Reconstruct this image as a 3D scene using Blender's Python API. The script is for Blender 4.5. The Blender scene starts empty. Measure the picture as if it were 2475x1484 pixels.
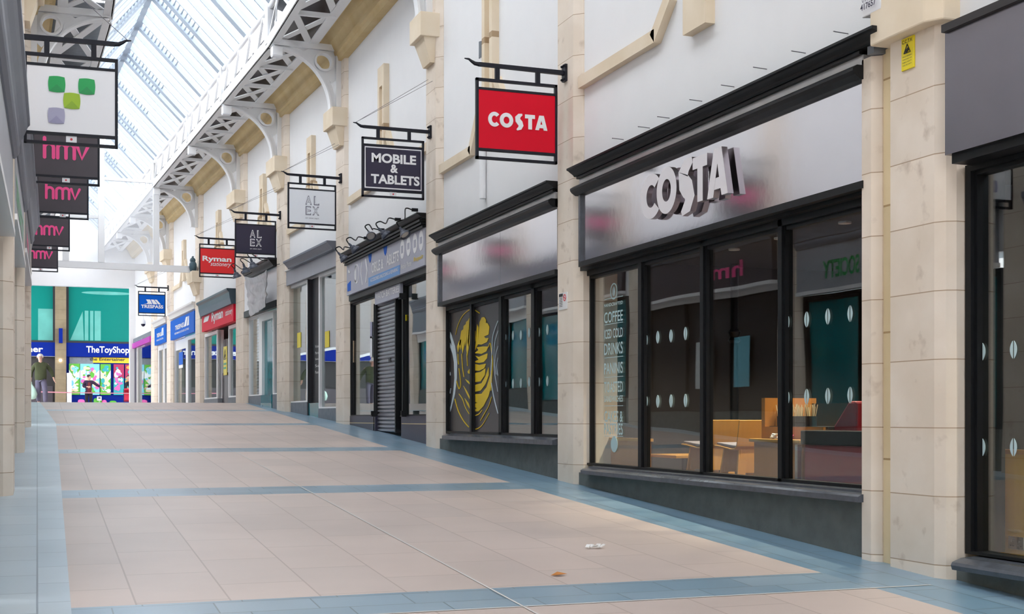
import bpy, bmesh, math, random
from mathutils import Vector, Matrix, noise
random.seed(7)
C = bpy.context.scene.collection
scene = bpy.context.scene
PI = math.pi

# ------------------------------------------------------------------ camera, sky, exposure
F_PX, CX, HOR, VPX = 3150.0, 1237.5, 1010.0, 90.0      # focal length, centre, horizon, street direction in the 2475x1484 photo
TH = math.atan((CX - VPX) / F_PX)
CT, ST = math.cos(TH), math.sin(TH)
cam_d = bpy.data.cameras.new('camera')
cam = bpy.data.objects.new('camera', cam_d); C.objects.link(cam)
cam_d.sensor_width = 36.0
cam_d.lens = 36.0 * F_PX / 2475.0
cam_d.shift_y = (HOR - 742.0) / 2475.0
cam_d.clip_start = 0.05; cam_d.clip_end = 400
cam.location = (0, 0, 0)
cam.rotation_euler = (PI / 2, 0, -TH)
scene.camera = cam
world = bpy.data.worlds.new('overcast sky'); scene.world = world
world.use_nodes = True
wn = world.node_tree; bgn = wn.nodes['Background']
bgn.inputs['Color'].default_value = (0.97, 0.985, 1.0, 1)
bgn.inputs['Strength'].default_value = 2.6
vs = scene.view_settings
vs.view_transform = 'Standard'; vs.look = 'None'; vs.gamma = 1.0; vs.use_curve_mapping = False
vs.exposure = 1.08
scene.cycles.max_bounces = 8
scene.cycles.transparent_max_bounces = 24
scene.cycles.caustics_reflective = False; scene.cycles.caustics_refractive = False
scene.cycles.sample_clamp_indirect = 6.0

# ------------------------------------------------------------------ the place: frames and measuring
W = 5.6                                  # right pillar faces stand 5.6 m to the right of the camera
BU = 25.6; BA = math.radians(2.8)        # the right terrace bends a little to the left from here on
SL, CZ, CREST = 0.0525, 1.44, 35.0       # the paving climbs to a crest
def fz(u): return -CZ + SL * min(u, CREST)
def Rz(d): return Matrix.Rotation(d, 4, 'Z')
def Tr(*v): return Matrix.Translation(Vector(v))
MN = Tr(W, 0, 0) @ Rz(-PI / 2)                       # near right terrace: x towards the camera, y into the wall, z up
MF = Tr(W, BU, 0) @ Rz(-PI / 2 + BA)                 # far right terrace
LA = 0.0100; LB = 0.0280
ML = Tr(-0.2155 - 13.34 * LA, 0, 0) @ Rz(PI / 2 - LA)         # left terrace: x away from the camera
ML2 = Tr(-0.100, 24.9, 0) @ Rz(PI / 2 + LB)                    # left terrace beyond the bend
MW = Matrix.Identity(4)
def ray(px, py):
    k = (px - CX) / F_PX
    return Vector((ST + k * CT, CT - k * ST, (HOR - py) / F_PX))
def hit(M, px, py, y=0.0):
    'where the sight line of a photo pixel meets the plane y of a frame -> (x, z) in that frame'
    Mi = M.inverted(); o = Mi @ Vector((0, 0, 0)); d = Mi.to_3x3() @ ray(px, py)
    t = (y - o.y) / d.y
    p = o + d * t
    return p.x, p.z
def NA(px, py=1000, y=0.0): return hit(MN, px, py, y)
def FA(px, py=1000, y=0.0): return hit(MF, px, py, y)
def zmean(H, pts, y): return sum(H(px, py, y)[1] for px, py in pts) / len(pts)
def fl(M, a, y=0.0): return fz((M @ Vector((a, y, 0))).y)

# ------------------------------------------------------------------ materials
def newmat(name):
    m = bpy.data.materials.new(name); m.use_nodes = True
    nt = m.node_tree; b = nt.nodes['Principled BSDF']
    return m, nt, b
def mat(name, col, rough=0.6, metal=0.0, noise_amt=0.0, scale=8.0, bump=0.0, spec=None, emit=None, estr=0.0, stretch=None):
    m, nt, b = newmat(name)
    b.inputs['Base Color'].default_value = (*col, 1); b.inputs['Roughness'].default_value = rough; b.inputs['Metallic'].default_value = metal
    if spec is not None: b.inputs['Specular IOR Level'].default_value = spec
    if emit: b.inputs['Emission Color'].default_value = (*emit, 1); b.inputs['Emission Strength'].default_value = estr
    if noise_amt or bump:
        tc = nt.nodes.new('ShaderNodeTexCoord'); no = nt.nodes.new('ShaderNodeTexNoise')
        no.inputs['Scale'].default_value = scale; no.inputs['Detail'].default_value = 6
        src = tc.outputs['Object']
        if stretch:
            mp = nt.nodes.new('ShaderNodeMapping'); mp.inputs['Scale'].default_value = stretch
            nt.links.new(src, mp.inputs['Vector']); src = mp.outputs['Vector']
        nt.links.new(src, no.inputs['Vector'])
        if noise_amt:
            mx = nt.nodes.new('ShaderNodeMix'); mx.data_type = 'RGBA'
            mx.inputs['A'].default_value = (*[c * (1 - noise_amt) for c in col], 1); mx.inputs['B'].default_value = (*[min(1, c * (1 + noise_amt)) for c in col], 1)
            nt.links.new(no.outputs['Fac'], mx.inputs['Factor']); nt.links.new(mx.outputs['Result'], b.inputs['Base Color'])
        if bump:
            bp = nt.nodes.new('ShaderNodeBump'); bp.inputs['Strength'].default_value = bump; bp.inputs['Distance'].default_value = 0.02
            nt.links.new(no.outputs['Fac'], bp.inputs['Height']); nt.links.new(bp.outputs['Normal'], b.inputs['Normal'])
    return m
def stone_mat(name, c1, c2, course=0.45, phase=0.0, dirt=True):
    'sandstone blocks: noise tone, a thin joint every course, grime spots of their own shape'
    m, nt, b = newmat(name); N, L = nt.nodes, nt.links
    geo = N.new('ShaderNodeNewGeometry'); sep = N.new('ShaderNodeSeparateXYZ'); L.new(geo.outputs['Position'], sep.inputs[0])
    n1 = N.new('ShaderNodeTexNoise'); n1.inputs['Scale'].default_value = 2.2; n1.inputs['Detail'].default_value = 8; L.new(geo.outputs['Position'], n1.inputs['Vector'])
    mx = N.new('ShaderNodeMix'); mx.data_type = 'RGBA'; mx.inputs['A'].default_value = (*c1, 1); mx.inputs['B'].default_value = (*c2, 1)
    r1 = N.new('ShaderNodeMapRange'); r1.inputs[1].default_value = 0.35; r1.inputs[2].default_value = 0.65; L.new(n1.outputs['Fac'], r1.inputs[0]); L.new(r1.outputs[0], mx.inputs['Factor'])
    col = mx.outputs['Result']
    # each block a little different
    def math_(op, a, bv=None):
        q = N.new('ShaderNodeMath'); q.operation = op
        for i, v in enumerate((a, bv)):
            if v is None: continue
            if isinstance(v, (int, float)): q.inputs[i].default_value = v
            else: L.new(v, q.inputs[i])
        return q.outputs[0]
    zz = math_('DIVIDE', math_('ADD', sep.outputs['Z'], 10 + phase), course)
    fr = math_('FRACT', zz); blk = math_('FLOOR', zz)
    wn_ = N.new('ShaderNodeTexWhiteNoise'); wn_.noise_dimensions = '1D'; L.new(blk, wn_.inputs['W'])
    hv = N.new('ShaderNodeHueSaturation'); vr = math_('ADD', math_('MULTIPLY', wn_.outputs['Value'], 0.12), 0.94); L.new(vr, hv.inputs['Value']); L.new(col, hv.inputs['Color'])
    jm = math_('LESS_THAN', fr, 0.016)
    m2 = N.new('ShaderNodeMix'); m2.data_type = 'RGBA'; L.new(jm, m2.inputs['Factor']); L.new(hv.outputs['Color'], m2.inputs['A']); m2.inputs['B'].default_value = (c1[0] * .58, c1[1] * .49, c1[2] * .40, 1)
    col = m2.outputs['Result']
    if dirt:
        n2 = N.new('ShaderNodeTexNoise'); n2.inputs['Scale'].default_value = 5.0; n2.inputs['Detail'].default_value = 10; L.new(geo.outputs['Position'], n2.inputs['Vector'])
        r2 = N.new('ShaderNodeMapRange'); r2.inputs[1].default_value = 0.60; r2.inputs[2].default_value = 0.74; r2.inputs[4].default_value = 0.55; L.new(n2.outputs['Fac'], r2.inputs[0])
        m3 = N.new('ShaderNodeMix'); m3.data_type = 'RGBA'; L.new(r2.outputs[0], m3.inputs['Factor']); L.new(col, m3.inputs['A']); m3.inputs['B'].default_value = (c1[0] * .5, c1[1] * .43, c1[2] * .38, 1)
        col = m3.outputs['Result']
    L.new(col, b.inputs['Base Color']); b.inputs['Roughness'].default_value = 0.8
    bp = N.new('ShaderNodeBump'); bp.inputs['Strength'].default_value = 0.15; bp.inputs['Distance'].default_value = 0.01; L.new(n1.outputs['Fac'], bp.inputs['Height']); L.new(bp.outputs['Normal'], b.inputs['Normal'])
    return m
def glass_mat(name, tint=(1, 1, 1), ior=1.7, veil=0.0, rough=0.0, wavy=0.0):
    m = bpy.data.materials.new(name); m.use_nodes = True; nt = m.node_tree; nt.nodes.clear(); N, L = nt.nodes, nt.links
    out = N.new('ShaderNodeOutputMaterial'); tr = N.new('ShaderNodeBsdfTransparent'); tr.inputs['Color'].default_value = (*tint, 1)
    gl = N.new('ShaderNodeBsdfGlossy'); gl.inputs['Roughness'].default_value = rough; gl.inputs['Color'].default_value = (1, 1, 1, 1)
    fr = N.new('ShaderNodeFresnel'); geo = N.new('ShaderNodeNewGeometry'); mr = N.new('ShaderNodeMapRange')   # the same reflectance on both faces of a pane
    mr.inputs[3].default_value = ior; mr.inputs[4].default_value = 1.0 / ior; L.new(geo.outputs['Backfacing'], mr.inputs[0]); L.new(mr.outputs[0], fr.inputs['IOR'])
    mx = N.new('ShaderNodeMixShader'); L.new(fr.outputs[0], mx.inputs[0]); L.new(tr.outputs[0], mx.inputs[1]); L.new(gl.outputs[0], mx.inputs[2])
    if wavy:
        tc = N.new('ShaderNodeTexCoord'); no = N.new('ShaderNodeTexNoise'); no.inputs['Scale'].default_value = 0.8; no.inputs['Detail'].default_value = 1; L.new(tc.outputs['Object'], no.inputs['Vector'])
        bp = N.new('ShaderNodeBump'); bp.inputs['Strength'].default_value = wavy; bp.inputs['Distance'].default_value = 0.02; L.new(no.outputs['Fac'], bp.inputs['Height']); L.new(bp.outputs['Normal'], gl.inputs['Normal'])
    last = mx.outputs[0]
    if veil:
        df = N.new('ShaderNodeBsdfTranslucent'); df.inputs['Color'].default_value = (.95, .97, 1, 1)
        m2 = N.new('ShaderNodeMixShader'); m2.inputs[0].default_value = veil; L.new(last, m2.inputs[1]); L.new(df.outputs[0], m2.inputs[2]); last = m2.outputs[0]
    L.new(last, out.inputs['Surface'])
    return m
def brick_mat(name, c1, c2, mortar, bw, bh, rough=0.55, mort=0.006, spec=0.5, rot=0.0, bump=0.1, offs=0.5):
    m, nt, b = newmat(name); N, L = nt.nodes, nt.links
    geo = N.new('ShaderNodeNewGeometry'); mp = N.new('ShaderNodeMapping'); mp.inputs['Rotation'].default_value = (0, 0, rot); L.new(geo.outputs['Position'], mp.inputs['Vector'])
    br = N.new('ShaderNodeTexBrick'); br.inputs['Scale'].default_value = 1.0; br.inputs['Brick Width'].default_value = bw; br.inputs['Row Height'].default_value = bh
    br.inputs['Mortar Size'].default_value = mort; br.inputs['Mortar Smooth'].default_value = 0.2; br.inputs['Bias'].default_value = 0.0; br.offset = offs
    br.inputs['Color1'].default_value = (*c1, 1); br.inputs['Color2'].default_value = (*c2, 1); br.inputs['Mortar'].default_value = (*mortar, 1)
    L.new(mp.outputs[0], br.inputs['Vector'])
    n1 = N.new('ShaderNodeTexNoise'); n1.inputs['Scale'].default_value = 0.9; n1.inputs['Detail'].default_value = 7; L.new(geo.outputs['Position'], n1.inputs['Vector'])
    hs = N.new('ShaderNodeHueSaturation'); r = N.new('ShaderNodeMapRange'); r.inputs[1].default_value = .3; r.inputs[2].default_value = .7; r.inputs[3].default_value = .93; r.inputs[4].default_value = 1.07
    L.new(n1.outputs['Fac'], r.inputs[0]); L.new(r.outputs[0], hs.inputs['Value']); L.new(br.outputs['Color'], hs.inputs['Color']); L.new(hs.outputs['Color'], b.inputs['Base Color'])
    b.inputs['Roughness'].default_value = rough; b.inputs['Specular IOR Level'].default_value = spec
    n2 = N.new('ShaderNodeTexNoise'); n2.inputs['Scale'].default_value = 30; n2.inputs['Detail'].default_value = 4; L.new(geo.outputs['Position'], n2.inputs['Vector'])
    bp = N.new('ShaderNodeBump'); bp.inputs['Strength'].default_value = bump; bp.inputs['Distance'].default_value = 0.005; L.new(n2.outputs['Fac'], bp.inputs['Height']); L.new(bp.outputs['Normal'], b.inputs['Normal'])
    return m
def wood_mat(name, c1, c2, rough=0.4, axis='Z'):
    m, nt, b = newmat(name); N, L = nt.nodes, nt.links
    tc = N.new('ShaderNodeTexCoord'); mp = N.new('ShaderNodeMapping'); mp.inputs['Scale'].default_value = (14, 14, 1.2) if axis == 'Z' else (1.2, 14, 14)
    L.new(tc.outputs['Object'], mp.inputs['Vector']); no = N.new('ShaderNodeTexNoise'); no.inputs['Scale'].default_value = 2.0; no.inputs['Detail'].default_value = 5; L.new(mp.outputs[0], no.inputs['Vector'])
    mx = N.new('ShaderNodeMix'); mx.data_type = 'RGBA'; mx.inputs['A'].default_value = (*c1, 1); mx.inputs['B'].default_value = (*c2, 1); L.new(no.outputs['Fac'], mx.inputs['Factor']); L.new(mx.outputs['Result'], b.inputs['Base Color'])
    b.inputs['Roughness'].default_value = rough
    return m
def foil_mat(name):
    m = mat(name, (0.42, 0.40, 0.42), 0.35, 0.25, 0.35, 7.0, 0.5)
    return m
K = {}
K['stone'] = stone_mat('sandstone blocks', (0.76, 0.655, 0.545), (0.84, 0.745, 0.645), 0.455, 0.08)
K['stone_yellow'] = stone_mat('yellow painted stone', (0.74, 0.60, 0.37), (0.80, 0.66, 0.43), 0.9, 0.2, False)
K['stone_trim'] = stone_mat('cream stone trim', (0.72, 0.60, 0.44), (0.78, 0.67, 0.52), 5.0, 0, False)
K['stone_cove'] = stone_mat('ochre eaves stone', (0.66, 0.49, 0.24), (0.72, 0.56, 0.31), 9.0, 0, False)
K['stone_grey'] = stone_mat('brown far stone', (0.22, 0.165, 0.10), (0.27, 0.21, 0.13), 0.5, 0.1, False)
K['render'] = mat('white render', (0.84, 0.84, 0.85), 0.85, 0, 0.025, 3.0, 0.08)
K['black'] = mat('black painted timber', (0.008, 0.009, 0.011), 0.42, 0, 0.3, 14.0, 0.06, spec=.25)
K['iron'] = mat('black painted iron', (0.007, 0.008, 0.016), 0.5, 0, 0.2, 20.0, spec=.3)
K['white_frame'] = mat('white coated frame', (0.90, 0.91, 0.93), 0.35)
K['white_steel'] = mat('white painted steel', (0.83, 0.84, 0.86), 0.45, 0, 0.02, 5.0)
K['rafter'] = mat('pale blue grey rafter paint', (0.34, 0.40, 0.48), 0.6)  # white painted rafters; their backlit grey shade is put into the colour
K['grey_steel'] = mat('pale grey deck plate', (0.16, 0.16, 0.20), 0.4)
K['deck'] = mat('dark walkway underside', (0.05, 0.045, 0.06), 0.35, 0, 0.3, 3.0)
K['fascia'] = mat('brushed grey fascia metal', (0.80, 0.79, 0.82), 0.10, 1.0, 0.02, 6.0, 0.02)
K['fascia_dark'] = mat('dark grey fascia metal', (0.23, 0.22, 0.25), 0.25, 0.85, 0.08, 3.0, 0.03)
K['fascia_grey'] = mat('flat grey fascia board', (0.36, 0.38, 0.43), 0.4, 0.2, 0.12, 2.0)
K['slate'] = mat('rough slate stall riser', (0.125, 0.14, 0.135), 0.75, 0, 0.35, 7.0, 0.6)
K['riser_grey'] = mat('grey stone riser', (0.20, 0.22, 0.25), 0.7, 0, 0.25, 8.0, 0.2)
K['sill'] = mat('worn black sill paint', (0.075, 0.085, 0.105), 0.25, 0, 0.35, 16.0)
K['glass'] = glass_mat('shop window glass', (0.90, 0.95, 0.95), 1.78, wavy=0.12)
K['glass_refl'] = glass_mat('reflective shop glass', (0.75, 0.85, 0.85), 2.7, wavy=0.10)
K['roofglass'] = glass_mat('roof glass', (0.97, 0.985, 1.0), 1.25)
K['screenglass'] = glass_mat('screen glass', (0.98, 0.99, 1), 1.3, veil=0.25)
K['floor_peach'] = brick_mat('peach sandstone paving', (0.58, 0.475, 0.43), (0.52, 0.435, 0.40), (0.40, 0.32, 0.285), 0.95, 0.52, 0.42, 0.006, 0.5, PI / 2, 0.05)
K['floor_blue'] = brick_mat('blue slate paving', (0.23, 0.345, 0.45), (0.17, 0.29, 0.395), (0.11, 0.16, 0.21), 0.62, 0.30, 0.30, 0.006, 0.6, PI / 2, 0.05)
K['floor_pale'] = brick_mat('pale blue slate paving', (0.50, 0.585, 0.65), (0.44, 0.53, 0.60), (0.25, 0.31, 0.37), 0.62, 0.40, 0.32, 0.006, 0.6, PI / 2, 0.05)  # left border: same slate, its bright sheen painted into the base colour
K['floor_band'] = brick_mat('blue slate cross bands', (0.28, 0.385, 0.47), (0.21, 0.32, 0.41), (0.13, 0.18, 0.22), 0.55, 0.30, 0.30, 0.005, 0.6, 0.0, 0.05, 0.3)
K['white_letter'] = mat('white lettering', (0.85, 0.85, 0.87), 0.5)
K['letter_face'] = mat('white letter face', (0.80, 0.77, 0.80), 0.5)
K['letter_side'] = mat('brushed letter returns', (0.34, 0.30, 0.32), 0.28, 0.8)
K['red'] = mat('red sign panel', (0.72, 0.002, 0.022), 0.45, spec=.2)
K['ry_red'] = mat('stationer red', (0.80, 0.015, 0.02), 0.4)
K['ry_fascia'] = mat('glossy red fascia', (0.78, 0.006, 0.04), 0.5, spec=.12)
K['blue'] = mat('royal blue panel', (0.0, 0.11, 0.58), 0.5, spec=.15)
K['toy_blue'] = mat('deep blue fascia', (0.001, 0.016, 0.22), 0.5, spec=.1)
K['navy'] = mat('dark navy panel', (0.018, 0.014, 0.045), 0.35)
K['charcoal'] = mat('charcoal panel', (0.055, 0.043, 0.055), 0.4, 0, 0.15, 4.0)
K['pink'] = mat('hot pink lettering', (0.95, 0.075, 0.30), 0.4, )
K['magenta'] = mat('magenta strip', (0.55, 0.03, 0.45), 0.4)
K['panel_white'] = mat('white sign panel', (0.86, 0.86, 0.89), 0.4)
K['panel_pale'] = mat('pale sign panel', (0.84, 0.87, 0.92), 0.4)
K['grey_letter'] = mat('grey thin lettering', (0.22, 0.22, 0.27), 0.5)
K['green'] = mat('bright green', (0.0, 0.36, 0.08), 0.4)
K['green2'] = mat('deep green', (0.0, 0.29, 0.07), 0.4)
K['lime'] = mat('lime green', (0.33, 0.52, 0.01), 0.4)
K['lime2'] = mat('dark lime', (0.25, 0.43, 0.01), 0.4)
K['lilac'] = mat('lilac grey', (0.38, 0.37, 0.52), 0.4)
K['lilac2'] = mat('dark lilac', (0.31, 0.30, 0.46), 0.4)
K['yellow'] = mat('yellow print', (0.78, 0.56, 0.015), 0.45)
K['yellow_sign'] = mat('yellow plastic sign', (0.85, 0.70, 0.01), 0.4)
K['ink'] = mat('black ink', (0.015, 0.015, 0.02), 0.5)
K['redink'] = mat('red ink', (0.65, 0.03, 0.05), 0.5)
K['art_dark'] = mat('dark poster board', (0.052, 0.046, 0.052), 0.28)
K['art_white'] = mat('pale blue print', (0.62, 0.72, 0.78), 0.45)
K['decal'] = mat('etched window decal', (0.50, 0.66, 0.70), 0.5)
K['decal_dim'] = mat('pale window lettering', (0.46, 0.64, 0.67), 0.5)
K['teal'] = mat('teal shop panel', (0.0, 0.20, 0.165), 0.4, 0, 0.15, 0.4, spec=.15)
K['teal_pale'] = mat('pale teal print', (0.13, 0.42, 0.37), 0.4, 0, 0.3, 1.5, spec=.15)
K['teal_dark'] = mat('dark teal glazing', (0.0, 0.21, 0.25), 0.08, 0, 0.3, 1.0)
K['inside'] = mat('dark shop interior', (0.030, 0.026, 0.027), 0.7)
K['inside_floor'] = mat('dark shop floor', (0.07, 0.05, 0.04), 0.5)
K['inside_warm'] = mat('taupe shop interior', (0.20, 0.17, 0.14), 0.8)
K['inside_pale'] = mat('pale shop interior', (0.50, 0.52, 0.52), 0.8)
K['shutter'] = mat('galvanised shutter', (0.42, 0.42, 0.46), 0.32, 0.75, 0.1, 6.0)
K['wood'] = wood_mat('oak veneer', (0.46, 0.18, 0.035), (0.56, 0.24, 0.055))
K['wood_light'] = wood_mat('beech plywood', (0.58, 0.28, 0.05), (0.68, 0.36, 0.085))
K['wood_gold'] = wood_mat('golden oak panel', (0.66, 0.31, 0.015), (0.76, 0.39, 0.03), 0.35)
K['cushion'] = mat('grey seat pad', (0.22, 0.20, 0.23), 0.9, 0, 0.1, 40)
K['maroon'] = mat('maroon upholstery', (0.30, 0.022, 0.035), 0.6, 0, 0.12, 6)
K['chrome'] = mat('brushed chrome', (0.62, 0.62, 0.62), 0.2, 1.0)
K['straw'] = mat('wooden stirrers', (0.62, 0.50, 0.30), 0.7)
K['paper'] = mat('white paper', (0.80, 0.80, 0.80), 0.7)
K['lamp_grey'] = mat('dark blue grey lamp enamel', (0.06, 0.07, 0.10), 0.4)
K['lamp_in'] = mat('pale lamp inside', (0.55, 0.52, 0.48), 0.5)
K['lamp_on'] = mat('lit lamp', (1, 0.9, 0.7), 0.5, emit=(1.0, 0.86, 0.6), estr=6.0)
K['red_lamp'] = mat('red glass lampshade', (0.6, 0.03, 0.01), 0.3, emit=(1.0, 0.08, 0.02), estr=0.35)
K['foil'] = foil_mat('crumpled grey banner sheet')
K['cornice_l'] = mat('grey painted cornice', (0.17, 0.19, 0.24), 0.45, 0, 0.12, 5.0)
K['cornice_w'] = mat('off white cornice', (0.72, 0.70, 0.68), 0.6)
K['frieze'] = mat('pale frieze board', (0.62, 0.61, 0.62), 0.35, 0.3, 0.25, 4.0)
K['blue_grey_board'] = mat('blue grey sign board', (0.42, 0.43, 0.52), 0.4, 0, 0.12, 2.0)
K['sky_strip'] = mat('light blue strip', (0.10, 0.30, 0.66), 0.4)
K['cornice_t'] = mat('dark teal cornice paint', (0.025, 0.065, 0.10), 0.35, 0, 0.2, 6.0)
K['skin'] = mat('skin', (0.62, 0.36, 0.27), 0.6)
K['white_hair'] = mat('white hair', (0.70, 0.68, 0.66), 0.8)
K['dark_hair'] = mat('dark brown hair', (0.03, 0.018, 0.014), 0.7)
K['sweater'] = mat('olive green jumper', (0.055, 0.065, 0.028), 0.9, 0, 0.25, 9)
K['trousers'] = mat('grey mauve trousers', (0.12, 0.11, 0.17), 0.85, 0, 0.2, 9)
K['black_cloth'] = mat('near black cloth', (0.012, 0.011, 0.017), 0.9)
K['coat'] = mat('dark plum coat', (0.028, 0.010, 0.040), 0.85, 0, 0.2, 9)
K['top_red'] = mat('dark red top', (0.13, 0.012, 0.02), 0.85)
K['bag'] = mat('pale green carrier bag', (0.50, 0.72, 0.62), 0.5, 0, 0.1, 10)
K['leafm'] = mat('dry orange leaf', (0.50, 0.20, 0.05), 0.8)
K['owl'] = mat('dark teal plastic owl', (0.05, 0.10, 0.13), 0.5)
K['pushred'] = mat('crimson pushchair cloth', (0.55, 0.02, 0.06), 0.8)
K['barrier'] = mat('pink white barrier tape', (0.75, 0.30, 0.38), 0.6)
K['wire'] = mat('thin grey wire', (0.16, 0.15, 0.17), 0.5, 0.5)
for nm, cc in dict(p_green=(0.10, 0.42, 0.03), p_sky=(0.20, 0.60, 0.75), p_pink=(0.75, 0.12, 0.40), p_crim=(0.38, 0.012, 0.08), p_teal=(0.02, 0.35, 0.38), p_cream=(0.80, 0.62, 0.42), p_white=(0.78, 0.84, 0.86), p_orange=(0.75, 0.30, 0.04), p_purple=(0.16, 0.10, 0.45)).items():
    K[nm] = mat('poster ' + nm[2:], cc, 0.5)

# ------------------------------------------------------------------ mesh building
BASE = {}
class MB:
    def __init__(s): s.v = []; s.f = []; s.X = None
    def at(s, M): s.X = M; return s
    def add(s, vs_, fs):
        n = len(s.v)
        s.v += [(s.X @ Vector(p)) if s.X else Vector(p) for p in vs_]
        s.f += [tuple(i + n for i in f) for f in fs]
        return s
    def box(s, x0, x1, y0, y1, z0, z1):
        x0, x1 = min(x0, x1), max(x0, x1); y0, y1 = min(y0, y1), max(y0, y1); z0, z1 = min(z0, z1), max(z0, z1)
        return s.add([(x0, y0, z0), (x1, y0, z0), (x1, y1, z0), (x0, y1, z0), (x0, y0, z1), (x1, y0, z1), (x1, y1, z1), (x0, y1, z1)],
                     [(0, 3, 2, 1), (4, 5, 6, 7), (0, 1, 5, 4), (1, 2, 6, 5), (2, 3, 7, 6), (3, 0, 4, 7)])
    def prism(s, poly, y0, y1):
        'poly of (x, z), from y0 to y1'
        n = len(poly)
        return s.add([(x, y0, z) for x, z in poly] + [(x, y1, z) for x, z in poly],
                     [tuple(range(n)), tuple(range(2 * n - 1, n - 1, -1))] + [(i, i + n, (i + 1) % n + n, (i + 1) % n) for i in range(n)])
    def prism_a(s, poly, x0, x1):
        'poly of (y, z), swept along x'
        n = len(poly)
        return s.add([(x0, y, z) for y, z in poly] + [(x1, y, z) for y, z in poly],
                     [tuple(range(n)), tuple(range(2 * n - 1, n - 1, -1))] + [(i, i + n, (i + 1) % n + n, (i + 1) % n) for i in range(n)])
    def prism_z(s, poly, z0, z1):
        n = len(poly)
        return s.add([(x, y, z0) for x, y in poly] + [(x, y, z1) for x, y in poly],
                     [tuple(range(n)), tuple(range(2 * n - 1, n - 1, -1))] + [(i, i + n, (i + 1) % n + n, (i + 1) % n) for i in range(n)])
    def bar(s, p, q, w, h=None, up=(0, 0, 1)):
        h = h or w; p = Vector(p); q = Vector(q); d = (q - p).normalized(); u = Vector(up)
        if abs(d.dot(u)) > .98: u = Vector((1, 0, 0))
        r = d.cross(u).normalized(); u = r.cross(d)
        vs_ = [e + r * (sx * w / 2) + u * (sz * h / 2) for e in (p, q) for sx, sz in ((-1, -1), (1, -1), (1, 1), (-1, 1))]
        return s.add(vs_, [(0, 3, 2, 1), (4, 5, 6, 7), (0, 1, 5, 4), (1, 2, 6, 5), (2, 3, 7, 6), (3, 0, 4, 7)])
    def tube(s, pts, r, n=8):
        pts = [Vector(p) for p in pts]; vs_ = []; fs = []; m = len(pts)
        rr = r if isinstance(r, (list, tuple)) else [r] * m
        ref = Vector((0.13, 0.27, 1)).normalized()
        for i, p in enumerate(pts):
            d = (pts[min(i + 1, m - 1)] - pts[max(i - 1, 0)]).normalized()
            a = d.cross(ref)
            if a.length < .05: a = d.cross(Vector((1, 0, 0)))
            a.normalize(); b = d.cross(a)
            vs_ += [p + (a * math.cos(2 * PI * k / n) + b * math.sin(2 * PI * k / n)) * rr[i] for k in range(n)]
        for i in range(m - 1):
            fs += [(i * n + k, i * n + (k + 1) % n, (i + 1) * n + (k + 1) % n, (i + 1) * n + k) for k in range(n)]
        fs += [tuple(range(n - 1, -1, -1)), tuple(range((m - 1) * n, m * n))]
        return s.add(vs_, fs)
    def lathe(s, prof, o, ax=(0, 0, 1), n=20, cap=True):
        'prof of (radius, along axis)'
        o = Vector(o); ax = Vector(ax).normalized(); a = ax.orthogonal().normalized(); b = ax.cross(a); m = len(prof)
        vs_ = [o + ax * h + (a * math.cos(2 * PI * k / n) + b * math.sin(2 * PI * k / n)) * max(r, 1e-4) for r, h in prof for k in range(n)]
        fs = [(i * n + k, i * n + (k + 1) % n, (i + 1) * n + (k + 1) % n, (i + 1) * n + k) for i in range(m - 1) for k in range(n)]
        if cap: fs += [tuple(range(n - 1, -1, -1)), tuple(range((m - 1) * n, m * n))]
        return s.add(vs_, fs)
    def ball(s, c, rx, ry=None, rz=None, n=14, m=9):
        ry = ry or rx; rz = rz or rx; c = Vector(c)
        vs_ = [c + Vector((rx * math.sin(PI * i / m) * math.cos(2 * PI * k / n), ry * math.sin(PI * i / m) * math.sin(2 * PI * k / n), rz * math.cos(PI * i / m))) for i in range(m + 1) for k in range(n)]
        return s.add(vs_, [(i * n + k, (i + 1) * n + k, (i + 1) * n + (k + 1) % n, i * n + (k + 1) % n) for i in range(m) for k in range(n)])
    def ring(s, c, r0, r1, y0, y1, n=24, a0=0.0, a1=2 * PI):
        'annulus (or arc) in x z, from y0 to y1'
        full = abs(a1 - a0 - 2 * PI) < 1e-6; cnt = n if full else n + 1
        vs_ = []
        for y in (y0, y1):
            for r in (r0, r1):
                vs_ += [(c[0] + r * math.cos(a0 + (a1 - a0) * k / n), y, c[1] + r * math.sin(a0 + (a1 - a0) * k / n)) for k in range(cnt)]
        fs = []
        for k in range(n):
            j = (k + 1) % cnt
            fs += [(k, j, cnt + j, cnt + k), (2 * cnt + k, 3 * cnt + k, 3 * cnt + j, 2 * cnt + j), (k, 2 * cnt + k, 2 * cnt + j, j), (cnt + k, cnt + j, 3 * cnt + j, 3 * cnt + k)]
        if not full:
            e = cnt - 1
            fs += [(0, cnt, 3 * cnt, 2 * cnt), (e, 2 * cnt + e, 3 * cnt + e, cnt + e)]
        return s.add(vs_, fs)
    kk = 0
    def stroke(s, pts, w, y0, y1, cap=True):
        'a brush line of width w along (x, z) points'
        ww = w if isinstance(w, (list, tuple)) else [w] * len(pts); L = []; R = []
        n = len(pts)
        for i, (x, z) in enumerate(pts):
            xa, za = pts[max(i - 1, 0)]; xb, zb = pts[min(i + 1, n - 1)]
            d = math.hypot(xb - xa, zb - za) or 1; nx, nz = -(zb - za) / d, (xb - xa) / d
            L.append((x + nx * ww[i] / 2, z + nz * ww[i] / 2)); R.append((x - nx * ww[i] / 2, z - nz * ww[i] / 2))
        MB.kk = (MB.kk + 1) % 9; y0 -= MB.kk * .0006
        for i in range(n - 1): s.prism([L[i], L[i + 1], R[i + 1], R[i]], y0, y1)
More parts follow.
